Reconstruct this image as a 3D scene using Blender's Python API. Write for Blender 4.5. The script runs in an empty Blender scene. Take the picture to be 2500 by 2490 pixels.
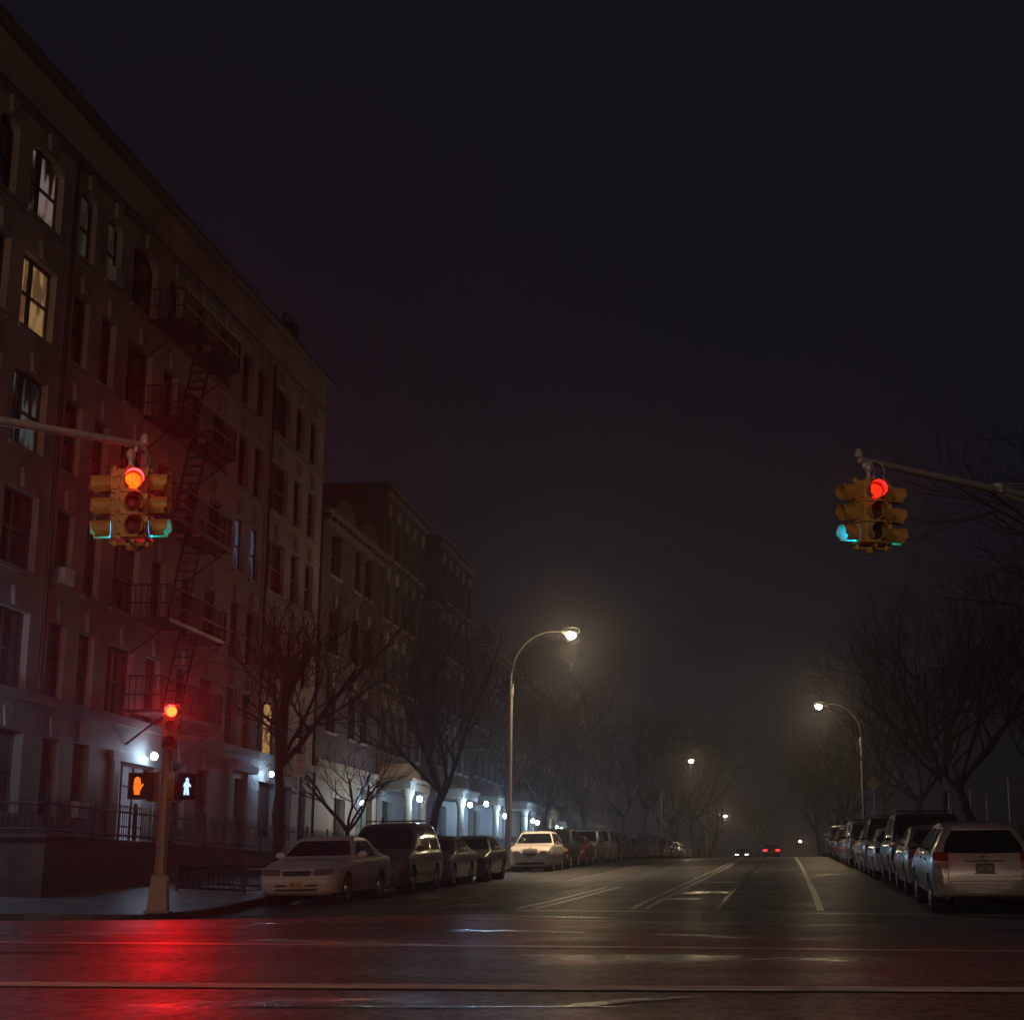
import bpy, bmesh, math, random
from math import sin, cos, pi, radians, atan, atan2, hypot, sqrt, floor
from mathutils import Vector, Matrix
from mathutils.bvhtree import BVHTree

C = bpy.context.scene.collection
scn = bpy.context.scene

# ---------------------------------------------------------------- camera
F_PX = 4000.0; AL = radians(9.34); PT = atan(917 / 4000); ROLL = 0.013
F0 = Vector((-sin(AL), cos(AL), 0)); R0 = Vector((cos(AL), sin(AL), 0)); Z0 = Vector((0, 0, 1))
FW = F0 * cos(PT) + Z0 * sin(PT); UP = Z0 * cos(PT) - F0 * sin(PT)
RT = R0 * cos(ROLL) + UP * sin(ROLL); UP2 = UP * cos(ROLL) - R0 * sin(ROLL)
cd = bpy.data.cameras.new('camera'); cam = bpy.data.objects.new('camera', cd); C.objects.link(cam)
M = Matrix.Identity(4)
for i in range(3):
    M[i][0] = RT[i]; M[i][1] = UP2[i]; M[i][2] = -FW[i]
cam.matrix_world = M
cd.sensor_width = 36; cd.sensor_fit = 'HORIZONTAL'; cd.lens = F_PX / 2500 * 36
cd.clip_start = 0.05; cd.clip_end = 4000
scn.camera = cam

# ---------------------------------------------------------------- world, exposure
w = bpy.data.worlds.new("World"); scn.world = w; w.use_nodes = True
nt = w.node_tree; nt.nodes.clear()
sky = nt.nodes.new('ShaderNodeTexSky'); sky.sky_type = 'NISHITA'; sky.sun_disc = False
sky.sun_elevation = radians(-5); sky.sun_rotation = radians(200); sky.altitude = 50
hs = nt.nodes.new('ShaderNodeHueSaturation'); hs.inputs['Saturation'].default_value = 0.25
mixs = nt.nodes.new('ShaderNodeMix'); mixs.data_type = 'RGBA'; mixs.inputs[0].default_value = 0.93
mixs.inputs[7].default_value = (0.039, 0.039, 0.064, 1)
bg = nt.nodes.new('ShaderNodeBackground'); bg.inputs['Strength'].default_value = 0.14
ow = nt.nodes.new('ShaderNodeOutputWorld')
nt.links.new(sky.outputs[0], hs.inputs['Color']); nt.links.new(hs.outputs[0], mixs.inputs[6])
nt.links.new(mixs.outputs[2], bg.inputs['Color']); nt.links.new(bg.outputs[0], ow.inputs[0])
vs = scn.view_settings; vs.view_transform = 'Standard'; vs.look = 'None'; vs.exposure = 0.0; vs.gamma = 1.0
cy = scn.cycles
cy.max_bounces = 5; cy.diffuse_bounces = 2; cy.glossy_bounces = 3; cy.transmission_bounces = 3
cy.volume_bounces = 1; cy.transparent_max_bounces = 4; cy.caustics_reflective = False; cy.caustics_refractive = False
cy.use_denoising = True; cy.sample_clamp_indirect = 2.0; cy.use_light_tree = True
HAZE = 0.00125
WARM = (1.0, 0.70, 0.43); COLD = (0.34, 0.62, 1.0); RED = (1.0, 0.012, 0.03)

# ---------------------------------------------------------------- materials
MATS = {}
def mat(name, col=(.5, .5, .5), rough=.6, metal=0., var=.0, vscale=3., bump=0., bscale=30., spec=.5, coat=0., emit=None, estr=0., alpha=None):
    m = bpy.data.materials.new(name); m.use_nodes = True; MATS[name] = m
    t = m.node_tree; b = t.nodes['Principled BSDF']
    b.inputs['Base Color'].default_value = (*col, 1); b.inputs['Roughness'].default_value = rough
    b.inputs['Metallic'].default_value = metal; b.inputs['Specular IOR Level'].default_value = spec
    b.inputs['Coat Weight'].default_value = coat; b.inputs['Coat Roughness'].default_value = .06
    tc = t.nodes.new('ShaderNodeTexCoord')
    if var > 0:
        n = t.nodes.new('ShaderNodeTexNoise'); n.inputs['Scale'].default_value = vscale; n.inputs['Detail'].default_value = 6
        r = t.nodes.new('ShaderNodeValToRGB')
        r.color_ramp.elements[0].position = .3; r.color_ramp.elements[1].position = .7
        r.color_ramp.elements[0].color = (*[c * (1 - var) for c in col], 1)
        r.color_ramp.elements[1].color = (*[min(1, c * (1 + var)) for c in col], 1)
        t.links.new(tc.outputs['Object'], n.inputs['Vector']); t.links.new(n.outputs['Fac'], r.inputs[0])
        t.links.new(r.outputs[0], b.inputs['Base Color'])
        mr = t.nodes.new('ShaderNodeMapRange'); mr.inputs[3].default_value = max(0, rough - .12); mr.inputs[4].default_value = min(1, rough + .12)
        t.links.new(n.outputs['Fac'], mr.inputs[0]); t.links.new(mr.outputs[0], b.inputs['Roughness'])
    if bump > 0:
        n2 = t.nodes.new('ShaderNodeTexNoise'); n2.inputs['Scale'].default_value = bscale; n2.inputs['Detail'].default_value = 4
        bp = t.nodes.new('ShaderNodeBump'); bp.inputs['Strength'].default_value = bump; bp.inputs['Distance'].default_value = .02
        t.links.new(tc.outputs['Object'], n2.inputs['Vector']); t.links.new(n2.outputs['Fac'], bp.inputs['Height'])
        t.links.new(bp.outputs[0], b.inputs['Normal'])
    if emit:
        b.inputs['Emission Color'].default_value = (*emit, 1); b.inputs['Emission Strength'].default_value = estr
    return m

def brick(name, c1, c2, mortar, scale=1., rough=.8, bw=.22, bh=.075, ms=.012, axis='YZ'):
    m = mat(name, c1, rough); t = m.node_tree; b = t.nodes['Principled BSDF']
    tc = t.nodes.new('ShaderNodeTexCoord'); sx = t.nodes.new('ShaderNodeSeparateXYZ'); cx = t.nodes.new('ShaderNodeCombineXYZ')
    ad = t.nodes.new('ShaderNodeMath'); ad.operation = 'ADD'
    t.links.new(tc.outputs['Object'], sx.inputs[0]); t.links.new(sx.outputs['X'], ad.inputs[0]); t.links.new(sx.outputs['Y'], ad.inputs[1])
    t.links.new(ad.outputs[0], cx.inputs['X']); t.links.new(sx.outputs['Z'], cx.inputs['Y'])
    bt = t.nodes.new('ShaderNodeTexBrick'); bt.inputs['Scale'].default_value = scale
    bt.inputs['Brick Width'].default_value = bw; bt.inputs['Row Height'].default_value = bh; bt.inputs['Mortar Size'].default_value = ms
    bt.inputs['Color1'].default_value = (*c1, 1); bt.inputs['Color2'].default_value = (*c2, 1); bt.inputs['Mortar'].default_value = (*mortar, 1)
    t.links.new(cx.outputs[0], bt.inputs['Vector'])
    n = t.nodes.new('ShaderNodeTexNoise'); n.inputs['Scale'].default_value = .55; n.inputs['Detail'].default_value = 8
    t.links.new(tc.outputs['Object'], n.inputs['Vector'])
    mr = t.nodes.new('ShaderNodeMapRange'); mr.inputs[1].default_value = .3; mr.inputs[2].default_value = .7; mr.inputs[3].default_value = .62; mr.inputs[4].default_value = 1.15
    t.links.new(n.outputs['Fac'], mr.inputs[0])
    mu = t.nodes.new('ShaderNodeMix'); mu.data_type = 'RGBA'; mu.blend_type = 'MULTIPLY'; mu.inputs[0].default_value = 1
    t.links.new(bt.outputs['Color'], mu.inputs[6]); t.links.new(mr.outputs[0], mu.inputs[7]); t.links.new(mu.outputs[2], b.inputs['Base Color'])
    bp = t.nodes.new('ShaderNodeBump'); bp.inputs['Strength'].default_value = .4; bp.inputs['Distance'].default_value = .01; bp.invert = True
    t.links.new(bt.outputs['Fac'], bp.inputs['Height']); t.links.new(bp.outputs[0], b.inputs['Normal'])
    return m

def asphalt():
    m = mat('wet_asphalt', (.045, .043, .042), .4); t = m.node_tree; b = t.nodes['Principled BSDF']; L = t.links.new
    tc = t.nodes.new('ShaderNodeTexCoord')
    n = t.nodes.new('ShaderNodeTexNoise'); n.inputs['Scale'].default_value = 22; n.inputs['Detail'].default_value = 3
    L(tc.outputs['Object'], n.inputs['Vector'])
    v = t.nodes.new('ShaderNodeTexVoronoi'); v.inputs['Scale'].default_value = 75; L(tc.outputs['Object'], v.inputs['Vector'])
    # wheel-worn streaks along the avenue
    mp = t.nodes.new('ShaderNodeMapping'); mp.inputs['Scale'].default_value = (.5, .05, .3)
    L(tc.outputs['Object'], mp.inputs[0])
    mg = t.nodes.new('ShaderNodeMapping'); mg.inputs['Scale'].default_value = (18, 10, 1); L(tc.outputs['Object'], mg.inputs[0])
    ng = t.nodes.new('ShaderNodeTexNoise'); ng.inputs['Scale'].default_value = 1; ng.inputs['Detail'].default_value = 7; ng.inputs['Roughness'].default_value = .75; L(mg.outputs[0], ng.inputs['Vector'])
    n2 = t.nodes.new('ShaderNodeTexNoise'); n2.inputs['Scale'].default_value = 2.2; n2.inputs['Detail'].default_value = 5; L(mp.outputs[0], n2.inputs['Vector'])
    n3 = t.nodes.new('ShaderNodeTexNoise'); n3.inputs['Scale'].default_value = .33; n3.inputs['Detail'].default_value = 6; n3.inputs['Roughness'].default_value = .6
    mp3 = t.nodes.new('ShaderNodeMapping'); mp3.inputs['Scale'].default_value = (1, 1.5, 1); L(tc.outputs['Object'], mp3.inputs[0]); L(mp3.outputs[0], n3.inputs['Vector'])
    r = t.nodes.new('ShaderNodeValToRGB'); e = r.color_ramp.elements
    e[0].position = .3; e[0].color = (.016, .0155, .016, 1); e[1].position = .72; e[1].color = (.042, .039, .037, 1)
    L(n2.outputs['Fac'], r.inputs[0])
    gm = t.nodes.new('ShaderNodeMapRange'); gm.inputs[1].default_value = .35; gm.inputs[2].default_value = .68; gm.inputs[3].default_value = .35; gm.inputs[4].default_value = 1.9; L(ng.outputs['Fac'], gm.inputs[0])
    mm = t.nodes.new('ShaderNodeMix'); mm.data_type = 'RGBA'; mm.blend_type = 'MULTIPLY'; mm.inputs[0].default_value = 1; L(r.outputs[0], mm.inputs[6]); L(gm.outputs[0], mm.inputs[7])
    L(mm.outputs[2], b.inputs['Base Color'])
    ro = t.nodes.new('ShaderNodeValToRGB'); e = ro.color_ramp.elements
    e[0].position = .33; e[0].color = (.16, .16, .16, 1); e[1].position = .40; e[1].color = (.37, .37, .37, 1)
    x = ro.color_ramp.elements.new(.7); x.color = (.53, .53, .53, 1)
    L(n3.outputs['Fac'], ro.inputs[0]); L(ro.outputs[0], b.inputs['Roughness'])
    sp = t.nodes.new('ShaderNodeMapRange'); sp.inputs[1].default_value = .40; sp.inputs[2].default_value = .64; sp.inputs[3].default_value = .04; sp.inputs[4].default_value = 1.0; L(ng.outputs['Fac'], sp.inputs[0])
    L(sp.outputs[0], b.inputs['Specular IOR Level'])
    hm = t.nodes.new('ShaderNodeMath'); hm.operation = 'ADD'; L(n.outputs['Fac'], hm.inputs[0]); L(v.outputs['Distance'], hm.inputs[1])
    h2 = t.nodes.new('ShaderNodeMath'); h2.operation = 'MULTIPLY_ADD'; h2.inputs[1].default_value = 3.5; L(ng.outputs['Fac'], h2.inputs[0]); L(hm.outputs[0], h2.inputs[2])
    bs = t.nodes.new('ShaderNodeMapRange'); bs.inputs[1].default_value = .15; bs.inputs[2].default_value = .42; bs.inputs[3].default_value = .15; bs.inputs[4].default_value = 1.0
    L(ro.outputs[0], bs.inputs[0])
    bp = t.nodes.new('ShaderNodeBump'); bp.inputs['Distance'].default_value = .03; L(h2.outputs[0], bp.inputs['Height']); L(bs.outputs[0], bp.inputs['Strength'])
    L(bp.outputs[0], b.inputs['Normal']); b.inputs['Specular IOR Level'].default_value = .4
    return m

asphalt()
mat('puddle_water', (.012, .012, .012), .16, bump=.6, bscale=22, spec=.6)
mat('road_paint', (.27, .25, .24), .6, var=.45, vscale=5, bump=.4, bscale=70)
mat('worn_paint', (.30, .28, .25), .36, var=.4, vscale=5, bump=.3, bscale=70)
mat('yellow_paint', (.20, .15, .08), .6, var=.5, vscale=4, bump=.4, bscale=70)
mat('tar_seam', (.02, .02, .02), .22, var=.3, bump=.2, bscale=20)
def paving(name, c):
    m = brick(name, c, tuple(x * .82 for x in c), tuple(x * .3 for x in c), 1, .5, 1.5, 1.5, .02); t = m.node_tree
    cx = [n for n in t.nodes if n.type == 'COMBXYZ'][0]; sx = [n for n in t.nodes if n.type == 'SEPXYZ'][0]
    t.links.new(sx.outputs['X'], cx.inputs['X']); t.links.new(sx.outputs['Y'], cx.inputs['Y'])
    [n for n in t.nodes if n.type == 'TEX_BRICK'][0].offset = 0
    nz = [n for n in t.nodes if n.type == 'TEX_NOISE'][0]; nz.inputs['Scale'].default_value = 1.3; return m
paving('concrete', (.17, .165, .16))
mat('kerb_stone', (.055, .052, .05), .45, var=.3, vscale=2, bump=.3, bscale=25)
mat('soil', (.022, .02, .016), .9, var=.4, vscale=3, bump=.8, bscale=14)
mat('park_ground', (.02, .022, .015), .9, var=.4, vscale=1, bump=.8, bscale=8)
mat('stone_trim', (.24, .20, .17), .75, var=.18, vscale=2, bump=.2)
mat('base_stone', (.17, .16, .15), .7, var=.2, vscale=1.5, bump=.3, bscale=18)
mat('light_stone', (.21, .185, .145), .7, var=.15, vscale=2, bump=.2)
mat('wall_dark_stone', (.085, .075, .07), .8, var=.3, vscale=2, bump=.5, bscale=12)
mat('roof_tar', (.03, .03, .03), .8, var=.3)
mat('cornice_brown', (.10, .075, .05), .7, var=.25, vscale=2, bump=.3)
mat('window_glass', (.01, .011, .013), .06, spec=.6)
mat('window_frame', (.025, .022, .02), .5, var=.2)
mat('black_iron', (.018, .017, .017), .45, metal=.3, var=.2, bump=.15)
mat('galvanised', (.40, .38, .37), .42, metal=.25, var=.2, vscale=8, bump=.1)
mat('lamp_pole', (.075, .07, .065), .5, var=.2, bump=.1)
mat('pole_red_lit', (.30, .185, .16), .45, metal=.0, var=.2, vscale=7, bump=.15, bscale=20)  # silver poles; the red signal light on them is mixed into this colour
mat('signal_yellow', (.44, .26, .06), .42, var=.22, vscale=9, bump=.12, bscale=25)
mat('visor_inside', (.03, .026, .02), .5)
mat('lens_dark', (.05, .008, .006), .15, var=.3, bump=.3, bscale=50)
mat('lens_amber_dark', (.06, .016, .006), .15, var=.3, bump=.3, bscale=50)
mat('lens_green_dark', (.02, .02, .022), .15, var=.3, bump=.3, bscale=50)
mat('bark', (.026, .021, .018), .8, var=.35, vscale=4, bump=.8, bscale=14)
mat('twig', (.02, .016, .013), .8, var=.25, vscale=2)
mat('curtain', (.25, .24, .22), .9, var=.25, vscale=6)
mat('rubber', (.015, .015, .015), .75, bump=.1)
mat('wheel_well', (.006, .006, .006), .9)
mat('rim_metal', (.45, .45, .46), .3, metal=.8, var=.1)
mat('chrome', (.7, .7, .7), .12, metal=1)
mat('car_glass', (.006, .009, .010), .05, spec=.6)
mat('black_trim', (.012, .012, .012), .5)
mat('head_lens', (.22, .18, .15), .12, metal=.35, var=.35, vscale=18)
mat('amber_lens', (.35, .11, .02), .15, var=.2, vscale=12)
mat('tail_lens', (.20, .008, .008), .12, coat=.5, var=.2, vscale=14)
mat('clear_tail', (.30, .17, .12), .15, var=.2, vscale=14)
mat('plate_yellow', (.50, .33, .13), .45, var=.3, vscale=60)
mat('plate_white', (.32, .30, .30), .45, var=.3, vscale=50)
mat('plate_red', (.30, .05, .04), .45, var=.3, vscale=50)
mat('plate_dark', (.05, .05, .07), .4)
mat('sign_grey', (.14, .14, .15), .5); mat('sign_white', (.35, .35, .36), .5); mat('sign_red', (.5, .03, .03), .5); mat('sign_green', (.03, .16, .08), .5)
mat('sign_yellow', (.34, .22, .03), .5, var=.1); mat('sign_blue', (.16, .26, .42), .5, var=.2, vscale=20)
mat('plastic', (.6, .65, .68), .4)
mat('brown_wood', (.08, .045, .03), .6, var=.3)
paint = {}
def carpaint(k, col, rough=.32, metal=.0, coat=.6): paint[k] = mat('paint_' + k, col, rough, metal, var=.05, vscale=4, coat=coat)
carpaint('cream', (.62, .50, .44)); carpaint('dark_green', (.035, .045, .038)); carpaint('tan', (.20, .155, .12), metal=.4)
carpaint('silver', (.40, .385, .38), metal=.5); carpaint('white', (.66, .62, .56)); carpaint('black', (.010, .010, .011))
carpaint('dark_red', (.12, .012, .012)); carpaint('dark_blue', (.02, .03, .06)); carpaint('grey', (.12, .12, .12), metal=.5)
carpaint('champagne', (.34, .27, .20), metal=.5)
def emitter(name, col, s): return mat(name, (.02, .02, .02), .4, emit=col, estr=s)
# LED disc: hot dots
def led(name, hot, rim, s, scale=120):
    m = emitter(name, hot, s); t = m.node_tree; b = t.nodes['Principled BSDF']
    tc = t.nodes.new('ShaderNodeTexCoord'); v = t.nodes.new('ShaderNodeTexVoronoi'); v.inputs['Scale'].default_value = scale
    r = t.nodes.new('ShaderNodeValToRGB'); r.color_ramp.elements[0].color = (*hot, 1); r.color_ramp.elements[1].color = (*rim, 1)
    r.color_ramp.elements[0].position = .15; r.color_ramp.elements[1].position = .6
    t.links.new(tc.outputs['Object'], v.inputs['Vector']); t.links.new(v.outputs['Distance'], r.inputs[0]); t.links.new(r.outputs[0], b.inputs['Emission Color'])
    return m
led('red_led', (1, .16, .006), (1, .05, .001), 3.2, 60)
led('red_led_soft', (1, .03, .006), (1, .015, .005), 1.6, 60)
led('red_led_far', (1, .16, .03), (1, .12, .015), 4.5, 40)
emitter('green_led', (0.0, .36, 1.1), 18)
emitter('hand_orange', (1, .135, .008), 1.5)
emitter('walk_white', (.42, .62, 1.0), 1.6)
emitter('lamp_warm', (1, .74, .42), 800); emitter('lamp_cold', (.50, .74, 1.0), 150); emitter('lamp_pale', (.9, .95, .8), 20)
emitter('tail_lit', (1, .02, .02), 5); emitter('head_lit', (1, .9, .75), 5)
emitter('small_blue', (.25, .4, .8), .35)

def litwin(name, c1, c2, s, sx=1.2, sz=.5):
    m = emitter(name, c1, s); t = m.node_tree; b = t.nodes['Principled BSDF']
    tc = t.nodes.new('ShaderNodeTexCoord'); mp = t.nodes.new('ShaderNodeMapping'); mp.inputs['Scale'].default_value = (1, sx, sz)
    n = t.nodes.new('ShaderNodeTexNoise'); n.inputs['Scale'].default_value = 2.2; n.inputs['Detail'].default_value = 2
    r = t.nodes.new('ShaderNodeValToRGB'); r.color_ramp.interpolation = 'EASE'
    r.color_ramp.elements[0].position = .42; r.color_ramp.elements[1].position = .58
    r.color_ramp.elements[0].color = (*c1, 1); r.color_ramp.elements[1].color = (*c2, 1)
    t.links.new(tc.outputs['Object'], mp.inputs[0]); t.links.new(mp.outputs[0], n.inputs['Vector']); t.links.new(n.outputs['Fac'], r.inputs[0])
    t.links.new(r.outputs[0], b.inputs['Emission Color']); return m
litwin('room_yellow', (.55, .33, .12), (.20, .10, .04), .42)
litwin('room_white', (.50, .36, .33), (.02, .008, .007), .30, 1.1, .35)
litwin('room_teal', (.12, .17, .16), (.006, .007, .009), .28, 1.2, .4)
litwin('room_amber', (.75, .42, .12), (.02, .01, .004), .7, 7, 1.2)
litwin('room_blue', (.05, .10, .18), (.004, .006, .012), .8, 6, .6)
litwin('room_dim', (.035, .03, .018), (.012, .01, .008), .8)
litwin('door_white', (.16, .19, .24), (.11, .13, .17), .7, 2, .5)
litwin('door_glow', (.30, .36, .26), (.10, .12, .09), .35, 5, .3)

# ---------------------------------------------------------------- mesh helpers
class MB:
    def __init__(s): s.v = []; s.f = []; s.mi = []; s.cur = 0
    def add(s, vs, fs):
        o = len(s.v); s.v += [tuple(p) for p in vs]
        for f in fs: s.f.append(tuple(i + o for i in f)); s.mi.append(s.cur)
    def box(s, x0, x1, y0, y1, z0, z1):
        x0, x1 = sorted((x0, x1)); y0, y1 = sorted((y0, y1)); z0, z1 = sorted((z0, z1))
        v = [(x0, y0, z0), (x1, y0, z0), (x1, y1, z0), (x0, y1, z0), (x0, y0, z1), (x1, y0, z1), (x1, y1, z1), (x0, y1, z1)]
        s.add(v, [(0, 3, 2, 1), (4, 5, 6, 7), (0, 1, 5, 4), (1, 2, 6, 5), (2, 3, 7, 6), (3, 0, 4, 7)])
    def quad(s, a, b, c, d): s.add([a, b, c, d], [(0, 1, 2, 3)])
    def tube(s, pts, rad, n=8, caps=True):
        pts = [Vector(p) for p in pts]
        if not hasattr(rad, '__len__'): rad = [rad] * len(pts)
        o = len(s.v); prev = None
        for i, p in enumerate(pts):
            d = (pts[min(i + 1, len(pts) - 1)] - pts[max(i - 1, 0)])
            d = d.normalized() if d.length > 1e-9 else Vector((0, 0, 1))
            if prev is None: a = d.cross(Vector((0, 0, 1)) if abs(d.z) < .9 else Vector((1, 0, 0))).normalized()
            else:
                a = (prev - d * prev.dot(d)); a = a.normalized() if a.length > 1e-6 else d.orthogonal().normalized()
            prev = a; b = d.cross(a)
            for k in range(n):
                t = 2 * pi * k / n; s.v.append(tuple(p + (a * cos(t) + b * sin(t)) * rad[i]))
        for i in range(len(pts) - 1):
            for k in range(n):
                s.f.append((o + i * n + k, o + i * n + (k + 1) % n, o + (i + 1) * n + (k + 1) % n, o + (i + 1) * n + k)); s.mi.append(s.cur)
        if caps:
            s.f.append(tuple(o + k for k in reversed(range(n)))); s.mi.append(s.cur)
            e = o + (len(pts) - 1) * n; s.f.append(tuple(e + k for k in range(n))); s.mi.append(s.cur)
    def bar(s, a, b, w, h=None):
        s.tube([a, b], (w + (h or w)) / 2 * .7071, 4)
    def lathe(s, prof, n=16, org=(0, 0, 0), ax='Z', caps=True):
        o = len(s.v); org = Vector(org)
        for (r, h) in prof:
            for k in range(n):
                t = 2 * pi * k / n; a, b = r * cos(t), r * sin(t)
                q = Vector((a, b, h)) if ax == 'Z' else (Vector((h, a, b)) if ax == 'X' else Vector((b, h, a)))
                s.v.append(tuple(org + q))
        for i in range(len(prof) - 1):
            for k in range(n):
                s.f.append((o + i * n + k, o + i * n + (k + 1) % n, o + (i + 1) * n + (k + 1) % n, o + (i + 1) * n + k)); s.mi.append(s.cur)
        if caps:
            s.f.append(tuple(o + k for k in reversed(range(n)))); s.mi.append(s.cur)
            e = o + (len(prof) - 1) * n; s.f.append(tuple(e + k for k in range(n))); s.mi.append(s.cur)
    def prism(s, poly, y0, y1, plane='XZ'):
        n = len(poly); o = len(s.v)
        for y in (y0, y1):
            for (a, b) in poly: s.v.append({'XZ': (a, y, b), 'YZ': (y, a, b), 'XY': (a, b, y)}[plane])
        s.f.append(tuple(o + i for i in range(n))); s.mi.append(s.cur)
        s.f.append(tuple(o + n + i for i in reversed(range(n)))); s.mi.append(s.cur)
        for i in range(n):
            s.f.append((o + i, o + n + i, o + n + (i + 1) % n, o + (i + 1) % n)); s.mi.append(s.cur)
    def mesh(s, name, mats, smooth=None):
        me = bpy.data.meshes.new(name); me.from_pydata(s.v, [], s.f)
        if not isinstance(mats, (list, tuple)): mats = [mats]
        for m in mats: me.materials.append(MATS[m] if isinstance(m, str) else m)
        if len(mats) > 1: me.polygons.foreach_set('material_index', s.mi)
        bm = bmesh.new(); bm.from_mesh(me); bmesh.ops.recalc_face_normals(bm, faces=bm.faces); bm.to_mesh(me); bm.free()
        if smooth is not None:
            me.polygons.foreach_set('use_smooth', [True] * len(me.polygons)); me.set_sharp_from_angle(angle=radians(smooth))
        me.update(); return me
    def build(s, name, mats, parent=None, smooth=None, loc=None):
        return link(name, s.mesh(name, mats, smooth), parent, loc)

def link(name, me, parent=None, loc=None, rot=None):
    o = bpy.data.objects.new(name, me); C.objects.link(o)
    if parent is not None: o.parent = parent
    if loc is not None: o.location = loc
    if rot is not None: o.rotation_euler = rot
    return o
def tag(o, label, cat, group=None):
    o['label'] = label; o['category'] = cat
    if group: o['group'] = group
    return o
def thing(name, label, cat, loc=(0, 0, 0), rz=0, group=None):
    o = bpy.data.objects.new(name, None); o.empty_display_size = .3; C.objects.link(o); o.location = loc; o.rotation_euler = (0, 0, rz)
    return tag(o, label, cat, group)
def struct(o): o['kind'] = 'structure'; return o
KIDS = {}
def copy_tree(o, parent=None):
    c = o.copy(); C.objects.link(c)
    if parent is not None: c.parent = parent
    for ch in list(o.children): copy_tree(ch, c)
    return c

# ---------------------------------------------------------------- terrain
def lerp(a, b, t): return a + (b - a) * t
def interp(x, pts):
    if x <= pts[0][0]: return pts[0][1]
    for (a, fa), (b, fb) in zip(pts, pts[1:]):
        if x <= b: return lerp(fa, fb, (x - a) / (b - a))
    return pts[-1][1]
PY = [(30, -.47), (35, -.18), (60, .615), (100, 1.84), (125, 2.34), (150, 2.78), (200, 3.45), (300, 4.5), (500, 5.2), (900, 5.2)]
XC = [-14, -11, -8, -5, -1, 3, 6]
TB = [(-40, [-.72, -.66, -.6, -.53, -.46, -.38, -.34]), (7.5, [-.70, -.64, -.58, -.51, -.44, -.36, -.32]), (13.5, [-.65, -.60, -.545, -.51, -.465, -.435, -.42]),
      (24, [-.66, -.60, -.53, -.48, -.47, -.48, -.47]), (30, [-.84, -.76, -.60, -.44, -.41, -.40, -.38]),
      (35, [-.54, -.47, -.39, -.31, -.21, -.10, -.02])]
def rowz(row, X): return interp(X, list(zip(XC, row)))
def g(X, Y):
    if Y >= 35: return interp(Y, PY) + .026 * max(min(X, 6), -14)
    if Y <= -40: return rowz(TB[0][1], X)
    for (a, ra), (b, rb) in zip(TB, TB[1:]):
        if Y <= b:
            t = (Y - a) / (b - a)
            return lerp(rowz(ra, X), rowz(rb, X), t)
KL, KR = -11.1, 4.7
def sl(X, Y): return g(KL, Y) + .15 + .035 * max(0, min(KL - X, 8)) * max(-.4, min(1, (Y - 30.5) / 6))      # left pavement
def sr(X, Y): return g(KR, Y) + .15 + .02 * max(0, min(X - KR, 8))
YS = [-40, -20, -10, -4] + [x * 1.0 for x in range(-2, 60)] + [60 + 4 * i for i in range(1, 36)] + [220, 250, 300, 400, 500, 700, 900]
def frange(a, b, st):
    out = []; x = a
    while x < b - 1e-6: out.append(x); x += st
    out.append(b); return out
def sheet(name, m, xs, ys, zf, dz=0., skirt=None):
    mb = MB(); nx = len(xs)
    for y in ys:
        for x in xs: mb.v.append((x, y, zf(x, y) + dz))
    for j in range(len(ys) - 1):
        for i in range(nx - 1): mb.f.append((j * nx + i, j * nx + i + 1, (j + 1) * nx + i + 1, (j + 1) * nx + i)); mb.mi.append(0)
    return mb.build(name, m, smooth=60)
struct(sheet('road', 'wet_asphalt', [-400, -60, -30, -20, -14, -12.5, -11, -9.5, -8, -6.5, -5, -3.5, -2, -.5, 1, 2.5, 4, 5.5, 8, 15, 60, 400], YS, g))

def slab(name, m, outline, zf, drop=.4, step=1.0):
    """pavement slab: outline polygon (ccw) gridded with ear-clipped triangles via bmesh, sides dropped"""
    pts = []
    n = len(outline)
    for i in range(n):
        a = Vector(outline[i]); b = Vector(outline[(i + 1) % n]); k = max(1, int((b - a).length / step))
        for j in range(k): pts.append(a.lerp(b, j / k))
    bm = bmesh.new(); vs = [bm.verts.new((p.x, p.y, 0)) for p in pts]; bm.faces.new(vs)
    ys = sorted(set(round(p.y, 2) for p in pts)); y0, y1 = ys[0], ys[-1]; xs0 = min(p.x for p in pts); xs1 = max(p.x for p in pts)
    for y in [v for v in YS + [30.5, 31.5, 32.5, 33.5, 34.5] if y0 < v < y1]:
        bmesh.ops.bisect_plane(bm, geom=bm.verts[:] + bm.edges[:] + bm.faces[:], plane_co=(0, y, 0), plane_no=(0, 1, 0))
    for x in [v for v in (-30, -19.1, -17, -15, -13, 6, 8.7, 13) if xs0 < v < xs1]:
        bmesh.ops.bisect_plane(bm, geom=bm.verts[:] + bm.edges[:] + bm.faces[:], plane_co=(x, 0, 0), plane_no=(1, 0, 0))
    bnd = [e for e in bm.edges if len(e.link_faces) == 1]
    r = bmesh.ops.extrude_edge_only(bm, edges=bnd); low = [v for v in r['geom'] if isinstance(v, bmesh.types.BMVert)]
    ls = set(low)
    for v in bm.verts: v.co.z = zf(v.co.x, v.co.y) - (drop if v in ls else 0)
    bmesh.ops.recalc_face_normals(bm, faces=bm.faces)
    me = bpy.data.meshes.new(name); bm.to_mesh(me); bm.free(); me.materials.append(MATS[m])
    o = bpy.data.objects.new(name, me); C.objects.link(o); return struct(o)
def corner(cx, cy, r, a0, a1, n=8): return [(cx + r * cos(radians(lerp(a0, a1, i / n))), cy + r * sin(radians(lerp(a0, a1, i / n)))) for i in range(n + 1)]
YK = 28.9
out = [(-90, YK)] + corner(KL - 3.2, YK + 3.2, 3.2, -90, 0) + [(KL, 500), (-90, 500)]
def inset(pts, d, cyc): return pts
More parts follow.
